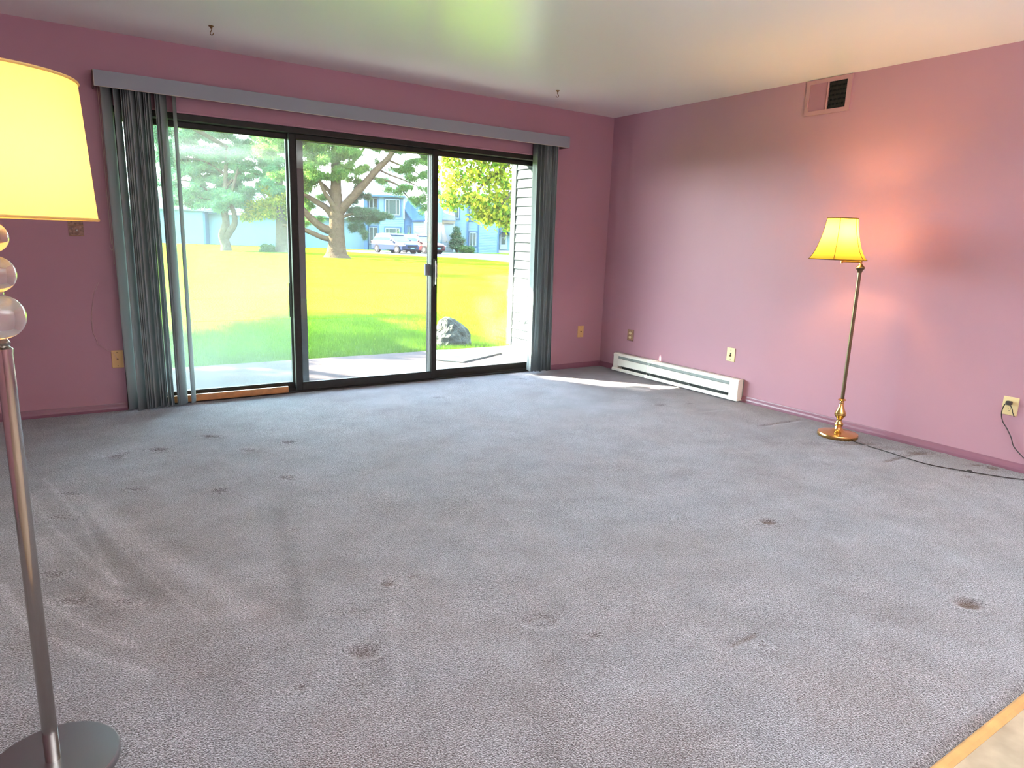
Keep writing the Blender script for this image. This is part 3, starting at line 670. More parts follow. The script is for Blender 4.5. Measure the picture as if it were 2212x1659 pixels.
# mat
me_ = MB().add([(-1.27, 1.34, -.079), (-1.03, 1.05, -.079), (-.30, 1.41, -.079), (-.29, 1.70, -.079), (-1.0, 1.88, -.079),
           (-1.27, 1.34, -.062), (-1.03, 1.05, -.062), (-.30, 1.41, -.062), (-.29, 1.70, -.062), (-1.0, 1.88, -.062)],
          [(4, 3, 2, 1, 0), (5, 6, 7, 8, 9)]+[(i, (i+1) % 5, (i+1) % 5+5, i+5) for i in range(5)]).build('door_mat', 'mat_grey', bevel=.004)
me_['label'] = 'pale grey woven mat lying askew on the patio'; me_['category'] = 'mat'
# boulder
bpy_r = np.random.default_rng(5)
rk = MB().ball((0, 0, 0), 1, 28)
vv = []
for x, y, z in rk.v:
    d = 1+.10*math.sin(3.1*x+1.2*z)+.08*math.sin(5*y+2*x+1)+.05*math.sin(9*z+4*x)+.03*math.sin(17*x+13*y)
    zz_ = max(z, -.2)*(.40 if z > 0 else .2)
    peak = .07*math.exp(-((x+.35)**2+(y)**2)/.25)
    vv.append((-.42+x*d*.29, 2.50+y*d*.24, GZ+zz_*d*.70+peak*.7))
rk.v = vv
o = rk.build('boulder', 'rock', smooth=False); o['label'] = 'grey lichen covered boulder in the grass by the patio edge'; o['category'] = 'rock'

lw = empty('lawn', (0, 20, GZ), label='sunlit yellow green lawn beyond the patio', category='lawn', **S)
gx = np.concatenate([np.linspace(-60, -8, 14), np.linspace(-7, 12, 77), np.linspace(14, 120, 28)])
gy = np.concatenate([np.linspace(1.9, 9, 48), np.linspace(9.5, 40, 62), np.linspace(42, 150, 28)])
GX, GY = np.meshgrid(gx, gy)
GZm = GZ + .012*np.sin(GX*2.1+GY)*np.sin(GY*1.7) + .03*np.sin(GX*.31+1)*np.sin(GY*.23)*np.clip((GY-6)/10, 0, 1)
GZm[0, :] = -.2
gn = len(gx); I = (np.arange(len(gy)-1)[:, None]*gn+np.arange(gn-1)[None, :]).ravel()
numesh('turf', np.stack([GX.ravel(), GY.ravel(), GZm.ravel()], 1), np.stack([I, I+1, I+gn+1, I+gn], 1), 'lawn', lw, smooth=True)
rng = np.random.default_rng(11)
def blades(N, x0, x1, y0, y1, h0, h1, wd, name='grass_blades'):
    x = rng.uniform(x0, x1, N); y = y0+(y1-y0)*rng.uniform(0, 1, N)**1.25
    h = rng.uniform(h0, h1, N); a = rng.uniform(0, 6.283, N); ln = rng.uniform(0, .6, N)*h; la = rng.uniform(0, 6.283, N)
    b0 = np.stack([x-np.cos(a)*wd, y-np.sin(a)*wd, np.full(N, GZ-.01)], 1); b1 = np.stack([x+np.cos(a)*wd, y+np.sin(a)*wd, np.full(N, GZ-.01)], 1)
    tp = np.stack([x+np.cos(la)*ln, y+np.sin(la)*ln, GZ+h], 1)
    V = np.stack([b0, b1, tp], 1).reshape(-1, 3); F = np.arange(3*N).reshape(-1, 3)
    t = np.repeat(np.clip(rng.normal(.45, .3, N), 0, 1), 3)
    numesh(name, V, F, 'blades', lw, {'tint': t}, kind='stuff')
blades(80000, -3.9, 1.6, 1.94, 6.0, .03, .075, .0022)
# road with kerb
rd = empty('road', (30, 45, -.11), label='grey parking road in front of the far houses', category='road', **S)
def flat(pts, z0, z1):
    k = len(pts); return MB().add([(x, y, z0) for x, y in pts]+[(x, y, z1) for x, y in pts], [tuple(range(k-1, -1, -1)), tuple(range(k, 2*k))]+[(i, (i+1) % k, (i+1) % k+k, i+k) for i in range(k)])
flat([(15.5, 53.5), (17.5, 46.5), (20.6, 39.6), (20.3, 32.7), (22, 20), (45, 15), (45, 40), (33, 51.6), (29.9, 55.4), (19, 56.5)], -.2, -.085).build('asphalt', 'asphalt', rd)
flat([(20.45, 39.6), (20.15, 32.7), (21.85, 20), (22.1, 20), (20.45, 32.7), (20.75, 39.6)], -.2, -.06).build('kerb', 'kerb', rd)

# ---------------------------------------------------------------- foliage
def fol(name, material, parent, clumps, N, kind='needle', size=.12, wd=.012, seed=1, tint=(.35, .3), droop=.25, split=9):
    """clumps of (x, y, z, rx, ry, rz) in world metres; leaves are real triangles gathered in tufts"""
    r = np.random.default_rng(seed); cl = np.array(clumps, float)
    if split > 1:                                # each mass breaks into smaller pads
        q = r.normal(size=(len(cl), split, 3)); q /= np.linalg.norm(q, axis=2)[:, :, None]; q *= r.uniform(.2, 1.05, (len(cl), split, 1))
        c2_ = cl[:, None, :3]+q*cl[:, None, 3:6]; s3 = cl[:, None, 3:6]*r.uniform(.28, .55, (len(cl), split, 1))*np.array([1, 1, .8])
        cl = np.concatenate([c2_, s3], 2).reshape(-1, 6)
    vol = np.prod(cl[:, 3:6], axis=1)**.75; n_each = np.maximum((N*vol/vol.sum()).astype(int), 20)
    C = []; T = []
    for c, k in zip(cl, n_each):
        k1 = max(k//9, 3)                       # twigs, nine leaves each
        d = r.normal(size=(k1, 3)); d /= np.linalg.norm(d, axis=1)[:, None]; q = r.uniform(.05, 1, k1)**.6*np.exp(r.normal(0, .28, k1))
        p = c[:3]+d*q[:, None]*c[3:6]
        p = np.repeat(p, 9, 0)+r.normal(size=(k1*9, 3))*size*(.9 if kind == 'leaf' else .45)
        C.append(p); t0 = np.repeat(r.normal(tint[0], tint[1], k1), 9)+d[:, 2].repeat(9)*.22+r.normal(0, .12, k1*9); T.append(t0)
    P = np.concatenate(C); t = np.clip(np.concatenate(T), 0, 1); n_ = len(P)
    d = r.normal(size=(n_, 3)); d[:, 2] -= droop; d /= np.linalg.norm(d, axis=1)[:, None]
    s_ = np.cross(d, r.normal(size=(n_, 3))); s_ /= np.linalg.norm(s_, axis=1)[:, None]
    L = size*r.uniform(.6, 1.25, n_)[:, None]
    if kind == 'needle':
        V = np.stack([P-s_*wd, P+s_*wd, P+d*L], 1).reshape(-1, 3); F = np.arange(3*n_).reshape(-1, 3); tt = np.repeat(t, 3)
    else:
        V = np.stack([P, P+d*L*.5+s_*L*.42, P+d*L, P+d*L*.5-s_*L*.42], 1).reshape(-1, 3); F = np.arange(4*n_).reshape(-1, 4); tt = np.repeat(t, 4)
    return numesh(name, V, F, material, parent, {'tint': tt}, kind='stuff')
def fc(D, lst, depth=1.0):
    """clumps given as (right, height, half width, half height[, ahead]) at distance D"""
    o = []
    for q in lst:
        a, z, ra, rz = q[:4]; dd = q[4] if len(q) > 4 else 0
        p = far(D+dd, a, z); rr = ra*depth; o.append((p[0], p[1], z, ra, rr, rz))
    return o
def limb(D, pts, rs, n=8, dd=0): return MB().tube(curve_pts([far(D+dd*i/(len(pts)-1), a, z) for i, (a, z) in enumerate(pts)], 5), list(np.interp(np.linspace(0, 1, 5*(len(pts)-1)+1), np.linspace(0, 1, len(rs)), rs)), n)

# big pine in the middle pane
D = 42.8; base = far(D, -11.1, GZ)
t = empty('pine_tree', base, label='big many-limbed pine seen through the middle pane', category='tree')
limb(D, [(-11.12, GZ-.1), (-11.12, .1), (-11.1, .6), (-11.1, 1.5), (-11.07, 2.4), (-11.1, 3.6), (-11.08, 5.2), (-11.1, 8), (-11.1, 11.5)], [.95, .66, .52, .46, .44, .36, .28, .2, .06], 14).build('trunk', 'bark', t, smooth=True)
for pts, rs, dd in [([(-10.95, 2.5), (-10.6, 2.95), (-9.43, 4.2), (-8.6, 5.1), (-7.75, 5.95), (-7.3, 6.9), (-7.0, 8)], [.30, .27, .23, .20, .17, .12, .06], -.5),
                    ([(-11.2, 1.45), (-11.8, 1.6), (-12.3, 1.95), (-12.75, 2.4), (-13.2, 3.0), (-13.6, 3.8)], [.28, .25, .22, .2, .16, .1], -.8),
                    ([(-11.25, .95), (-11.9, 1.05), (-12.5, 1.3), (-13.2, 1.55), (-14.2, 1.7)], [.19, .16, .15, .13, .08], -.6),
                    ([(-11.2, 2.2), (-11.7, 2.8), (-12.3, 3.15), (-12.95, 3.5), (-13.6, 3.7)], [.24, .2, .17, .13, .06], .4),
                    ([(-11.0, 1.9), (-10.95, 2.4), (-11.3, 3.2), (-11.7, 3.9), (-11.9, 4.8)], [.2, .18, .15, .12, .06], -.9),
                    ([(-11.1, 3.3), (-11.6, 3.9), (-12.3, 4.5), (-13.1, 4.9)], [.16, .13, .1, .05], .4),
                    ([(-11.0, 4.4), (-10.5, 5.2), (-9.8, 5.9), (-9.2, 6.8)], [.16, .13, .1, .05], .4),
                    ([(-9.0, 4.7), (-8.2, 4.6), (-7.4, 4.35), (-6.8, 3.7), (-6.2, 3.1)], [.09, .07, .055, .04, .02], .3),
                    ([(-7.9, 5.75), (-7.2, 5.5), (-6.4, 5.2), (-5.6, 4.6)], [.08, .06, .045, .02], .3),
                    ([(-8.5, 5.2), (-7.8, 4.9), (-6.9, 4.6), (-6.0, 4.2), (-5.5, 3.6)], [.06, .05, .04, .03, .015], -.3),
                    ([(-10.8, 2.3), (-10.1, 2.55), (-9.2, 2.5), (-8.3, 2.45)], [.1, .08, .06, .02], .6)]:
    limb(D, pts, rs, 9, dd).build('limb', 'bark', t, smooth=True)
dense = [(-12.7, 6.7, 1.1, .7), (-12.4, 5.6, 1.0, .55), (-11.2, 5.7, 1.1, .65, -1), (-10.5, 6.6, 1.2, .7), (-9.8, 6.0, .8, .5, -1), (-11.7, 4.75, 1.15, .38, -1.2), (-10.2, 4.9, .7, .35, -.8),
         (-13.1, 4.5, .8, .35), (-12.9, 4.0, .6, .25, .5), (-11.5, 8.2, 2.6, 1.2), (-9.3, 7.8, 1.5, .8), (-12.5, 10, 2.0, 1.2), (-10.3, 11.2, 1.6, 1.3), (-14.5, 6.5, 1.5, .8), (-14.4, 8.5, 1.6, 1), (-9.6, 5.3, .6, .35)]
sparse = [(-8.3, 6.4, .7, .35), (-7.0, 6.3, .9, .3), (-6.2, 5.7, .8, .28), (-5.7, 5.0, .6, .25), (-8.7, 5.6, .4, .25, .6), (-8.3, 4.55, .35, .28), (-7.5, 5.2, .55, .2), (-7.3, 3.95, .5, .22), (-6.7, 4.2, .6, .2), (-6.2, 3.5, .6, .3), (-5.7, 3.0, .5, .3),
          (-7.9, 4.1, .3, .25), (-13.0, 2.9, .6, .25, .8), (-12.6, 2.2, .5, .25, .8), (-12.2, 3.5, .5, .25, .8), (-13.3, 1.9, .4, .15, .8), (-13.2, 3.5, .5, .3, .8), (-7.2, 7.2, 1.2, .5), (-6.4, 6.6, 1.0, .45), (-5.6, 6.0, .9, .4), (-8.9, 6.9, .9, .4), (-6.8, 5.2, .8, .25), (-5.5, 4.0, .6, .35), (-6.4, 4.8, .7, .2)]
rr_ = np.random.default_rng(22)
for a_ in np.arange(-14, -9.4, .8):
    for z_ in np.arange(4.7, 9, .6):
        dense.append((a_+rr_.uniform(-.4, .4), z_+rr_.uniform(-.25, .25), .6, .3, rr_.uniform(-1.5, 1.5)))
fol('foliage', 'needles', t, fc(D, dense), 270000, size=.18, wd=.017, seed=2, split=5)
fol('foliage', 'needles', t, fc(D, sparse, .8), 60000, size=.17, wd=.014, seed=3, tint=(.2, .25))
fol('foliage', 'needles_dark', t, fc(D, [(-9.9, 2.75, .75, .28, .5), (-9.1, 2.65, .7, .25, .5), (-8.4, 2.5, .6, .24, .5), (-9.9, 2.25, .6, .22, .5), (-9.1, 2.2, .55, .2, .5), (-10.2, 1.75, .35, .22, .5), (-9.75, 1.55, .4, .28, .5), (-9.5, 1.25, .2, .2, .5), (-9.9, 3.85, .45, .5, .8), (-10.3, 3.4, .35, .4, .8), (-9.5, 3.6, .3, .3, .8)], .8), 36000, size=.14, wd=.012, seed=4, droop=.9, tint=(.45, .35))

# twin-stem tree in the left pane
D = 50; t = empty('pine_tree', far(D, -20.95, GZ), label='S-curved twin-stem tree seen through the left pane', category='tree')
limb(D, [(-20.98, GZ-.1), (-21.0, .3), (-21.15, .9), (-21.0, 1.35), (-20.9, 1.9), (-20.95, 2.8), (-20.8, 4.5), (-20.6, 7)], [.42, .34, .34, .33, .25, .24, .18, .08], 12).build('trunk', 'bark_pale', t, smooth=True)
limb(D, [(-21.0, .8), (-20.6, 1.3), (-20.25, 1.75), (-20.2, 2.4), (-20.35, 3.6), (-19.6, 6)], [.3, .25, .21, .19, .14, .06], 10, -.3).build('limb', 'bark_pale', t, smooth=True)
for pts in [[(-20.9, 3.2), (-22, 4.0), (-23.4, 4.6), (-24.6, 4.7)], [(-20.7, 4.4), (-19.6, 5.4), (-18.4, 5.2), (-17.2, 4.6)], [(-20.8, 5.2), (-22.2, 6.0), (-23.5, 6.2)], [(-20.4, 2.9), (-21.8, 3.3), (-23, 3.6)]]:
    limb(D, pts, [.1, .08, .06, .02], 7).build('limb', 'bark', t, smooth=True)
lf = [(-23.8, 7.8, 1.3, .7), (-22.3, 8.2, 1.4, .8), (-20.8, 8.0, 1.4, .8), (-19.2, 8.1, 1.4, .8), (-17.6, 7.8, 1.3, .8), (-16.6, 7.0, .9, .6), (-23.6, 6.7, 1.2, .5), (-22.0, 6.6, 1.1, .55), (-20.4, 6.8, 1.0, .5, 1), (-18.6, 6.7, 1.2, .5),
      (-23.2, 5.6, 1.0, .4), (-21.8, 5.6, .9, .35), (-20.2, 5.7, .9, .35, 1), (-17.5, 5.9, 1.0, .4), (-22.8, 4.6, .9, .35), (-21.4, 4.6, .8, .35), (-19.0, 5.3, .8, .3), (-17.3, 4.9, 1, .35), (-23.3, 3.7, .8, .3), (-22.0, 3.7, .8, .3), (-20.6, 3.75, 1.2, .45, -1), (-19.0, 4.1, .8, .3),
      (-22.3, 3.0, .7, .22), (-21.4, 2.9, .7, .25, -.6), (-24.4, 5.2, .7, .4), (-25.2, 6.5, 1, .8), (-25, 8, 1.2, .8), (-21.5, 9.6, 3.2, .9), (-18, 9.4, 2.4, .9), (-19.8, 3.2, .7, .25), (-24.2, 4.2, .5, .3), (-17.0, 8.8, 1.4, .8), (-26, 4.5, .8, .5)]
rr_ = np.random.default_rng(21)
for a_ in np.arange(-25.5, -15.8, .95):
    for z_ in np.arange(3.3, 9.6, .62):
        if not (z_ < 4.2 and a_ > -19.2): lf.append((a_+rr_.uniform(-.4, .4), z_+rr_.uniform(-.25, .25), .9, .46, rr_.uniform(-.5, 2.5)))
fol('foliage', 'needles_blue', t, fc(D, lf), 440000, size=.22, wd=.022, seed=6, tint=(.35, .3), split=4)

MB().tube(curve_pts([far(50, -20.6, 7.0), far(44, -21.2, 8.2), (2.5, 36, 9.0), (0.5, 31, 9.3)], 6), list(np.linspace(.16, .04, 19)), 8).build('limb', 'bark', t, smooth=True)  # this limb and the foliage below: out of view, added to shade the lawn
fol('foliage', 'needles_blue', t, [(-.5, 30, 9.6, 2.2, 2.2, 1.0), (2.5, 32, 9.7, 2.2, 2.2, 1.0), (-2.5, 28.5, 9.8, 1.8, 2.0, .9), (4.5, 35, 10.2, 2.2, 2.2, 1.0), (1, 27.5, 9.6, 1.6, 1.6, .8), (-4.5, 31, 10, 2, 2, 1)], 60000, size=.22, wd=.03, seed=17)

# thick straight trunk at the mullion
D = 50.2; t = empty('leafy_tree', far(D, -16.97, GZ), label='thick straight trunk under yellow leaves beside the left mullion', category='tree')
limb(D, [(-16.97, GZ-.1), (-16.97, .25), (-16.97, 1.3), (-16.95, 2.5), (-17.0, 4.5), (-17.1, 6)], [.75, .5, .42, .40, .25, .1], 14).build('trunk', 'bark_pale', t, smooth=True)
for pts in [[(-16.9, 2.7), (-16.3, 3.4), (-15.8, 4.2)], [(-17.0, 2.6), (-17.7, 3.3), (-18.3, 3.9)]]:
    limb(D, pts, [.14, .09, .03], 7).build('limb', 'bark_pale', t, smooth=True)
fol('foliage', 'maple_leaves', t, fc(D, [(-17.0, 3.6, .9, .4), (-18.2, 3.2, .8, .3), (-19.2, 3.0, .6, .22), (-16.3, 4.2, .8, .4), (-17.8, 4.3, .7, .3), (-16.2, 3.1, .6, .3), (-18.6, 2.55, .7, .2), (-17.4, 2.6, .9, .22), (-19.4, 2.3, .4, .15), (-16.0, 2.5, .6, .3), (-15.2, 3.2, .6, .3)]), 26000, 'leaf', .15, seed=8, tint=(.55, .35), droop=.6)

# maple hanging into the right pane
D = 14; t = empty('maple_tree', far(D, 1.3, GZ), label='bright yellow green maple hanging in the top of the right pane', category='tree')
limb(D, [(1.3, GZ-.1), (1.3, .5), (1.25, 1.6), (1.1, 2.6), (.7, 3.6), (.2, 5)], [.22, .17, .15, .13, .1, .04], 10).build('trunk', 'bark', t, smooth=True)
for pts in [[(1.15, 2.4), (.5, 2.9), (-.3, 3.0), (-1.1, 2.9), (-1.5, 2.6)], [(.9, 3.2), (0, 3.5), (-1, 3.6), (-1.9, 3.3)], [(.6, 2.8), (.1, 2.4), (-.3, 2.0), (-.38, 1.75), (-.28, 1.52), (-.18, 1.45)], [(.1, 2.95), (-.4, 2.6), (-.8, 2.2), (-.85, 1.8)]]:
    limb(D, pts, [.05, .035, .02, .008], 7).build('limb', 'bark_pale', t, smooth=True)
mc = [(-1.25, 2.75, .38, .25), (-.8, 2.85, .45, .22), (-.3, 2.8, .4, .25), (-1.2, 2.35, .32, .2), (-.75, 2.4, .38, .24), (-.3, 2.35, .35, .25), (-1.35, 2.0, .18, .13), (-1.0, 2.05, .25, .13), (-.65, 2.0, .25, .16), (-.35, 2.05, .25, .14),
      (-.78, 1.78, .18, .14), (-.62, 1.68, .14, .08), (-.24, 1.6, .12, .13), (-.38, 1.78, .10, .08), (-.1, 1.75, .2, .2), (-1.4, 3.2, .5, .3), (-.6, 3.3, .7, .35), (.3, 3.0, .6, .5), (.2, 3.8, 1.0, .5), (-.9, 3.9, .9, .4), (.7, 4.4, 1.1, .6)]
fol('foliage', 'maple_leaves', t, fc(D, mc), 15000, 'leaf', .085, seed=9, tint=(.5, .38), droop=.5)

# tree off to the left whose shade falls on the patio and the near grass
t = empty('shade_tree', (-9.8, 10.2, GZ), label='leafy tree left of the view that shades the patio', category='tree')
MB().tube(curve_pts([(-9.8, 10.2, GZ-.1), (-9.8, 10.2, 2), (-9.9, 10.1, 4.5), (-10.4, 9.4, 7.5)], 5), list(np.linspace(.3, .08, 16)), 10).build('trunk', 'bark', t, smooth=True)
for pts in [[(-9.85, 10.15, 3.6), (-9.0, 10.9, 4.8), (-7.8, 11.8, 5.8)], [(-9.9, 10.1, 4.6), (-11, 9, 6), (-12, 8, 7)]]:
    MB().tube(curve_pts(pts, 5), list(np.linspace(.12, .03, 11)), 8).build('limb', 'bark', t, smooth=True)
fol('foliage', 'maple_leaves', t, [(-11.3, 8.72, 7.0, 1.5, 1.5, 1.9), (-12.2, 7.9, 6.6, 1.7, 1.7, 1.7), (-10.7, 9.3, 7.2, .75, .75, 1.2), (-8.35, 11.8, 5.4, 1.2, 1.2, .6), (-7.0, 12.9, 5.0, 1.0, 1.0, .5), (-9.3, 10.6, 5.6, 1.1, 1.1, .8), (-13.5, 6.5, 6.4, 1.6, 1.6, 1.6), (-9.45, 10.28, 7.6, .3, .3, .6)], 34000, 'leaf', .19, seed=10, tint=(.3, .3))
fol('foliage', 'maple_leaves', t, [(-10.36, 9.52, 7.6, .33, .33, .75), (-10.74, 9.18, 7.6, .5, .5, .8), (-11.34, 8.65, 7.6, .5, .5, .8), (-11.94, 8.12, 7.6, .5, .5, .8)], 16000, 'leaf', .17, seed=31, tint=(.3, .3), split=1)

# conifer and shrubs at the far houses
D = 72; t = empty('conifer', far(D, -6.25, GZ), label='small cone-shaped evergreen in front of the far right house', category='shrub')
limb(D, [(-6.2, GZ), (-6.2, .6)], [.12, .08], 8).build('trunk', 'bark', t)
fol('foliage', 'needles_dark', t, fc(D, [(-6.2, .55, .75, .35), (-6.22, 1.0, .65, .35), (-6.25, 1.45, .5, .35), (-6.28, 1.9, .33, .3), (-6.3, 2.3, .17, .3)]), 16000, 'leaf', .12, seed=12, tint=(.5, .3))
def shrub(D, a, rx, rz, label, seed, group=None):
    t = empty('shrub', far(D, a, GZ), label=label, category='shrub')
    if group: t['group'] = group
    limb(D, [(a, GZ), (a, .2)], [.08, .05], 6).build('stem', 'bark', t)
    fol('foliage', 'shrub_leaves', t, fc(D, [(a, GZ+rz*.55, rx, rz*.6), (a-rx*.4, GZ+rz*.4, rx*.5, rz*.45), (a+rx*.4, GZ+rz*.4, rx*.5, rz*.45)]), 7000, 'leaf', .11, seed=seed, tint=(.4, .3))
shrub(71, -5.1, .7, .55, 'low spreading shrub at the foot of the cone-shaped evergreen', 13)
shrub(66.5, -11.75, 1.0, 1.5, 'rounded clipped shrub under the wide lower window, behind the blue car', 14)
shrub(67, -10.0, 1.1, 1.45, 'rounded clipped shrub at the blue side wall, behind the red car', 15)
shrub(49.2, -17.75, .4, .38, 'dark low shrub left of the thick straight trunk', 16)

# ---------------------------------------------------------------- far houses
def house(D, name, label):
    p = far(D, 0, 0); return empty(name, p, -YAW, label=label, category='house')
def clap(h, x0, x1, y, z0, z1, depth=4, mm='house_siding', step=.17, name='wall'):
    m_ = MB().box(x0, x1, y+.03, y+depth, z0, z1); z = z0
    while z < z1-.02:
        t2 = min(z+step, z1); m_.add([(x0, y+.03, z), (x0, y, z), (x1, y, z), (x1, y+.03, z), (x0, y+.03, t2), (x1, y+.03, t2)], [(0, 1, 2, 3), (1, 4, 5, 2), (0, 4, 1), (3, 2, 5)]); z += step
    return m_.build(name, mm, h, world=False)
def window(h, x0, x1, z0, z1, y, cols=2, fr='house_white', trim=True):
    if trim: fr_o = MB().box(x0-.12, x1+.12, y-.05, y+.02, z0-.12, z1+.12).build('casing', 'house_trim', h, world=False)
    w_ = MB(); t_ = .07
    w_.box(x0, x1, y-.09, y, z0, z0+t_).box(x0, x1, y-.09, y, z1-t_, z1).box(x0, x0+t_, y-.09, y, z0, z1).box(x1-t_, x1, y-.09, y, z0, z1)
    xs_ = [x0+(x1-x0)*c for c in ([0, .5, 1] if cols == 2 else [0, .25, .75, 1] if cols == 3 else [0, 1])]
    for q in xs_[1:-1]: w_.box(q-.04, q+.04, y-.09, y, z0, z1)
    f = w_.build('window', fr, h, world=False)
    for a, b2 in zip(xs_[:-1], xs_[1:]):
        o = MB().box(a+.04, b2-.04, y-.065, y-.055, z0+t_, z1-t_).build('pane', 'house_pane', None); o.parent = f
h = house(69, 'house', 'pale blue two-storey house behind the parked cars')
clap(h, -15.1, -13.75, .5, GZ, 5.1); clap(h, -13.75, -11.2, 0, GZ, 5.15)
MB().box(-15.16, -14.8, -.1, .5, GZ, 5.0).build('corner_board', 'house_trim', h, world=False)
MB().box(-13.85, -13.7, -.03, .5, GZ, 5.15).build('corner_board', 'house_trim', h, world=False)
MB().box(-11.28, -11.12, -.06, .1, 3.0, 5.15).build('downspout', 'house_white', h, world=False)
window(h, -14.75, -13.9, 3.95, 4.93, .5); window(h, -14.75, -13.9, .52, 2.15, .5)
window(h, -13.05, -11.6, 3.35, 4.85, 0, 3); window(h, -13.05, -11.6, .9, 2.1, 0, 3)
MB().add([(-15.4, -.35, 5.1), (-11.0, -.35, 5.0), (-11.0, 5, 8.0), (-15.4, 5, 8.1), (-15.4, -.35, 5.25), (-11.0, -.35, 5.16), (-11.0, 5, 8.16), (-15.4, 5, 8.26)],
         [(0, 3, 2, 1), (4, 5, 6, 7), (0, 1, 5, 4), (1, 2, 6, 5), (2, 3, 7, 6), (3, 0, 4, 7)]).build('roof', 'roof_pale', h, world=False)
MB().box(-15.2, -11.05, -.42, -.33, 5.05, 5.2).build('gutter', 'house_trim', h, world=False)
# lower side wing with its blue roof
wv_ = MB(); z = GZ
while z < 3.9:
    t2 = z+.17; xr = -10.28 if z < 2.8 else -10.28-(z-2.8)*.95
    wv_.add([(-11.2, .13, z), (-11.2, .1, z), (xr, .1, z), (xr, .13, z), (-11.2, .13, t2), (xr, .13, t2)], [(0, 1, 2, 3), (1, 4, 5, 2)]); z += .17
wv_.box(-11.2, -10.28, .13, 3, GZ, 2.85).build('wall', 'house_siding_deep', h, world=False)
window(h, -10.85, -10.45, .9, 2.3, .1, 2, 'house_siding')
clap(h, -10.2, -9.1, -.9, GZ, 2.8, 4, 'house_white'); MB().box(-10.3, -10.15, -.95, .1, GZ, 2.8).build('corner_board', 'house_trim', h, world=False)
MB().add([(-11.2, .0, 4.05), (-10.2, -1.1, 2.9), (-8.95, -1.1, 2.98), (-11.1, 3.2, 5.4), (-9.6, 3.2, 4.4), (-11.2, .0, 3.9), (-10.2, -1.1, 2.75), (-8.95, -1.1, 2.8)],
         [(0, 1, 2, 4, 3), (0, 5, 6, 1), (1, 6, 7, 2)]).build('roof', 'roof_blue', h, world=False)
clap(h, -9.1, -7.9, 1.5, GZ, 5.0, 4, 'house_siding'); window(h, -8.95, -8.5, .5, 2.2, 1.5, 1)
# long low wing to the left
h = house(70.5, 'garage_row', 'long low clapboard garage wing behind the left trees')
clap(h, -31.3, -15.2, 0, GZ, 2.9, 5, 'house_siding', .15)
clap(h, -36.5, -31.3, -.8, GZ, 3.3, 5, 'house_siding', .15)
MB().box(-31.4, -31.2, -.84, 0, GZ, 3.2).build('corner_board', 'house_trim', h, world=False)
MB().box(-21.75, -21.62, -.08, 0, GZ, 2.8).build('downspout', 'house_trim', h, world=False)
MB().add([(-36.8, -1.3, 3.2), (-14.9, -.5, 2.8), (-14.9, 4, 5.3), (-36.8, 4, 5.6), (-36.8, -1.3, 3.35), (-14.9, -.5, 2.95), (-14.9, 4, 5.45), (-36.8, 4, 5.75)],
         [(0, 3, 2, 1), (4, 5, 6, 7), (0, 1, 5, 4), (1, 2, 6, 5), (2, 3, 7, 6), (3, 0, 4, 7)]).build('roof', 'roof_pale', h, world=False)
# right house
h = house(75, 'house', 'pale blue house with a white-framed door in the right pane')
clap(h, -8.6, -5.35, 0, GZ, 5.8); clap(h, -5.35, -2.05, .35, GZ, 5.8)
clap(h, -7.95, -6.7, -1.6, GZ, 2.8, 2, 'house_white', name='garage_wall')
MB().box(-8.1, -6.55, -1.75, -1.6, 2.8, 3.15).build('fascia', 'house_fascia', h, world=False)
MB().add([(-8.3, -1.8, 3.1), (-6.5, -1.8, 3.1), (-6.8, 0, 4.0), (-8.3, 0, 4.3), (-8.3, -1.8, 3.2), (-6.5, -1.8, 3.2), (-6.8, 0, 4.1), (-8.3, 0, 4.4)],
         [(0, 3, 2, 1), (4, 5, 6, 7), (0, 1, 5, 4), (1, 2, 6, 5), (2, 3, 7, 6), (3, 0, 4, 7)]).build('porch_roof', 'roof_pale', h, world=False)
MB().box(-5.43, -5.28, -.05, .35, GZ, 5.8).build('corner_board', 'house_trim', h, world=False)
MB().box(-4.24, -4.14, .28, .36, GZ, 5.8).build('corner_board', 'house_trim', h, world=False)
MB().box(-5.3, -4.2, .28, .36, 2.05, 2.15).box(-5.3, -4.2, .28, .36, 3.15, 3.25).build('band_board', 'house_trim', h, world=False)
window(h, -7.5, -6.3, 3.4, 4.9, 0, 3); window(h, -5.15, -4.4, .55, 2.0, .35, 2); window(h, -5.1, -4.4, 3.5, 4.8, .35, 2)
clap(h, -2.05, 3, 2.0, GZ, 5.8, 4, 'house_siding'); MB().box(-2.1, -1.98, .3, 2.0, GZ, 5.8).build('corner_board', 'house_trim', h, world=False)
dd_ = MB().box(-1.85, -1.08, 1.90, 2.0, .28, 2.35).build('front_door', 'house_white', h, world=False)
for z0_, z1_ in ((.85, 1.5), (1.6, 2.2)):
    o = MB().box(-1.7, -1.25, 1.86, 1.895, z0_, z1_).build('pane', 'house_pane', None); o.parent = dd_
MB().box(-2.0, -.8, 1.0, 2.0, GZ, .2).build('door_step', 'kerb', h, world=False)
MB().add([(-2.1, 1.0, 1.85), (-1.3, 1.0, 2.55), (-.5, 1.0, 1.85), (-2.1, 2, 1.85), (-1.3, 2, 2.55), (-.5, 2, 1.85), (-2.0, 1.0, 1.78), (-1.3, 1.0, 2.42), (-.6, 1.0, 1.78)],
         [(0, 1, 4, 3), (1, 2, 5, 4), (0, 6, 7, 1), (1, 7, 8, 2)]).build('porch_roof', 'roof_blue', h, world=False)
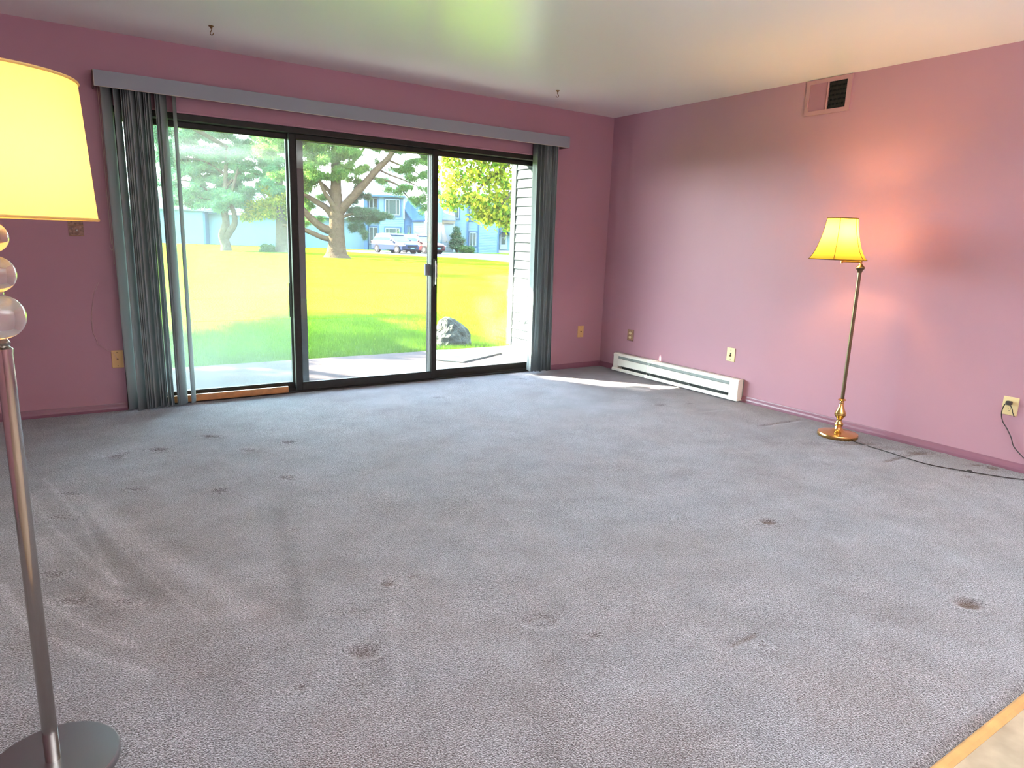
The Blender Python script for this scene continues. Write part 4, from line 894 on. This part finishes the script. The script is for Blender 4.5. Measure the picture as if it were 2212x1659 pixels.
MB().add([(-8.9, -.4, 5.7), (3.2, -.4, 5.7), (3.2, 5, 8.5), (-8.9, 5, 8.5), (-8.9, -.4, 5.85), (3.2, -.4, 5.85), (3.2, 5, 8.65), (-8.9, 5, 8.65)],
         [(0, 3, 2, 1), (4, 5, 6, 7), (0, 1, 5, 4), (1, 2, 6, 5), (2, 3, 7, 6), (3, 0, 4, 7)]).build('roof', 'roof_pale', h, world=False)

# ---------------------------------------------------------------- parked cars (local x = forward)
def car(D, a, yaw, paint, label):
    p = far(D, a, -.085); e = empty('car', p, yaw, label=label, category='car')
    def loft(rows, nm, mm, bv=.04):
        """rows: (x, half width, z low, z high) sections joined along the length"""
        vs = []; 
        for x, hw, zl, zh, tw in rows: vs += [(x, -hw, zl), (x, hw, zl), (x, hw, zl+(zh-zl)*.55), (x, hw*tw, zh), (x, -hw*tw, zh), (x, -hw, zl+(zh-zl)*.55)]
        k = 6; fs = [tuple(range(5, -1, -1)), tuple((len(rows)-1)*k+i for i in range(k))]
        fs += [(i*k+j, i*k+(j+1) % k, (i+1)*k+(j+1) % k, (i+1)*k+j) for i in range(len(rows)-1) for j in range(k)]
        return MB().add(vs, fs).build(nm, mm, e, world=False, bevel=bv)
    loft([(-2.25, .80, .42, .92, .9), (-2.15, .88, .30, 1.0, .93), (-1.2, .92, .26, 1.02, .95), (.8, .92, .26, 1.0, .95), (1.1, .91, .26, .98, .92), (2.0, .86, .28, .86, .86), (2.22, .74, .36, .74, .85)], 'body', paint)
    loft([(-2.12, .80, .95, 1.02, .95), (-1.75, .80, .95, 1.50, .80), (-.9, .82, .95, 1.60, .80), (.1, .82, .95, 1.58, .80), (1.0, .82, .95, 1.0, .95)], 'cabin', 'car_glass', .03)
    loft([(-1.85, .68, 1.50, 1.55, .9), (-.9, .69, 1.585, 1.64, .9), (.1, .69, 1.565, 1.62, .9), (.32, .68, 1.47, 1.50, .9)], 'roof', paint, .02)
    for x in (-.95, .15):
        for s in (-1, 1): MB().add([(x-.05, s*.84, .97), (x+.05, s*.84, .97), (x+.03, s*.68, 1.57), (x-.07, s*.68, 1.57), (x-.05, s*.80, .97), (x+.05, s*.80, .97), (x+.03, s*.64, 1.57), (x-.07, s*.64, 1.57)],
            [(0, 1, 2, 3), (4, 7, 6, 5), (0, 3, 7, 4), (1, 5, 6, 2)]).build('window_post', 'car_black', e, world=False)
    for x in (-1.35, 1.35):
        for s in (-1, 1):
            wl = MB().tube([(x, s*.72, .33), (x, s*.93, .33)], .345, 24).build('wheel', 'car_black', e, world=False)
            o = MB().tube([(x, s*.90, .33), (x, s*.945, .33)], .20, 12).build('rim', 'rim', None); o.parent = wl
    for s in (-1, 1):
        MB().box(2.02, 2.19, s*.72-.14, s*.72+.14, .62, .74).build('headlamp', 'lamp_lens', e, world=False, bevel=.03)
        MB().box(-2.24, -2.08, s*.74-.1, s*.74+.1, .75, .98).build('tail_lamp', 'car_red', e, world=False, bevel=.03)
        MB().box(.62, .74, s*.98-.09, s*.98+.09, .98, 1.12).build('mirror', paint, e, world=False, bevel=.03)
    MB().box(2.17, 2.245, -.48, .48, .48, .66).build('grille', 'car_black', e, world=False)
    MB().box(2.24, 2.27, -.18, .18, .40, .50).build('license_plate', 'plate_blue', e, world=False)
    return e
car(58.6, -10.25, -YAW-rad(42), 'car_blue', 'dark blue sport utility car parked nearer, beyond the lawn')
car(61.2, -8.35, -YAW-rad(42), 'car_red', 'dark red car parked behind the blue one, partly hidden by the door frame')
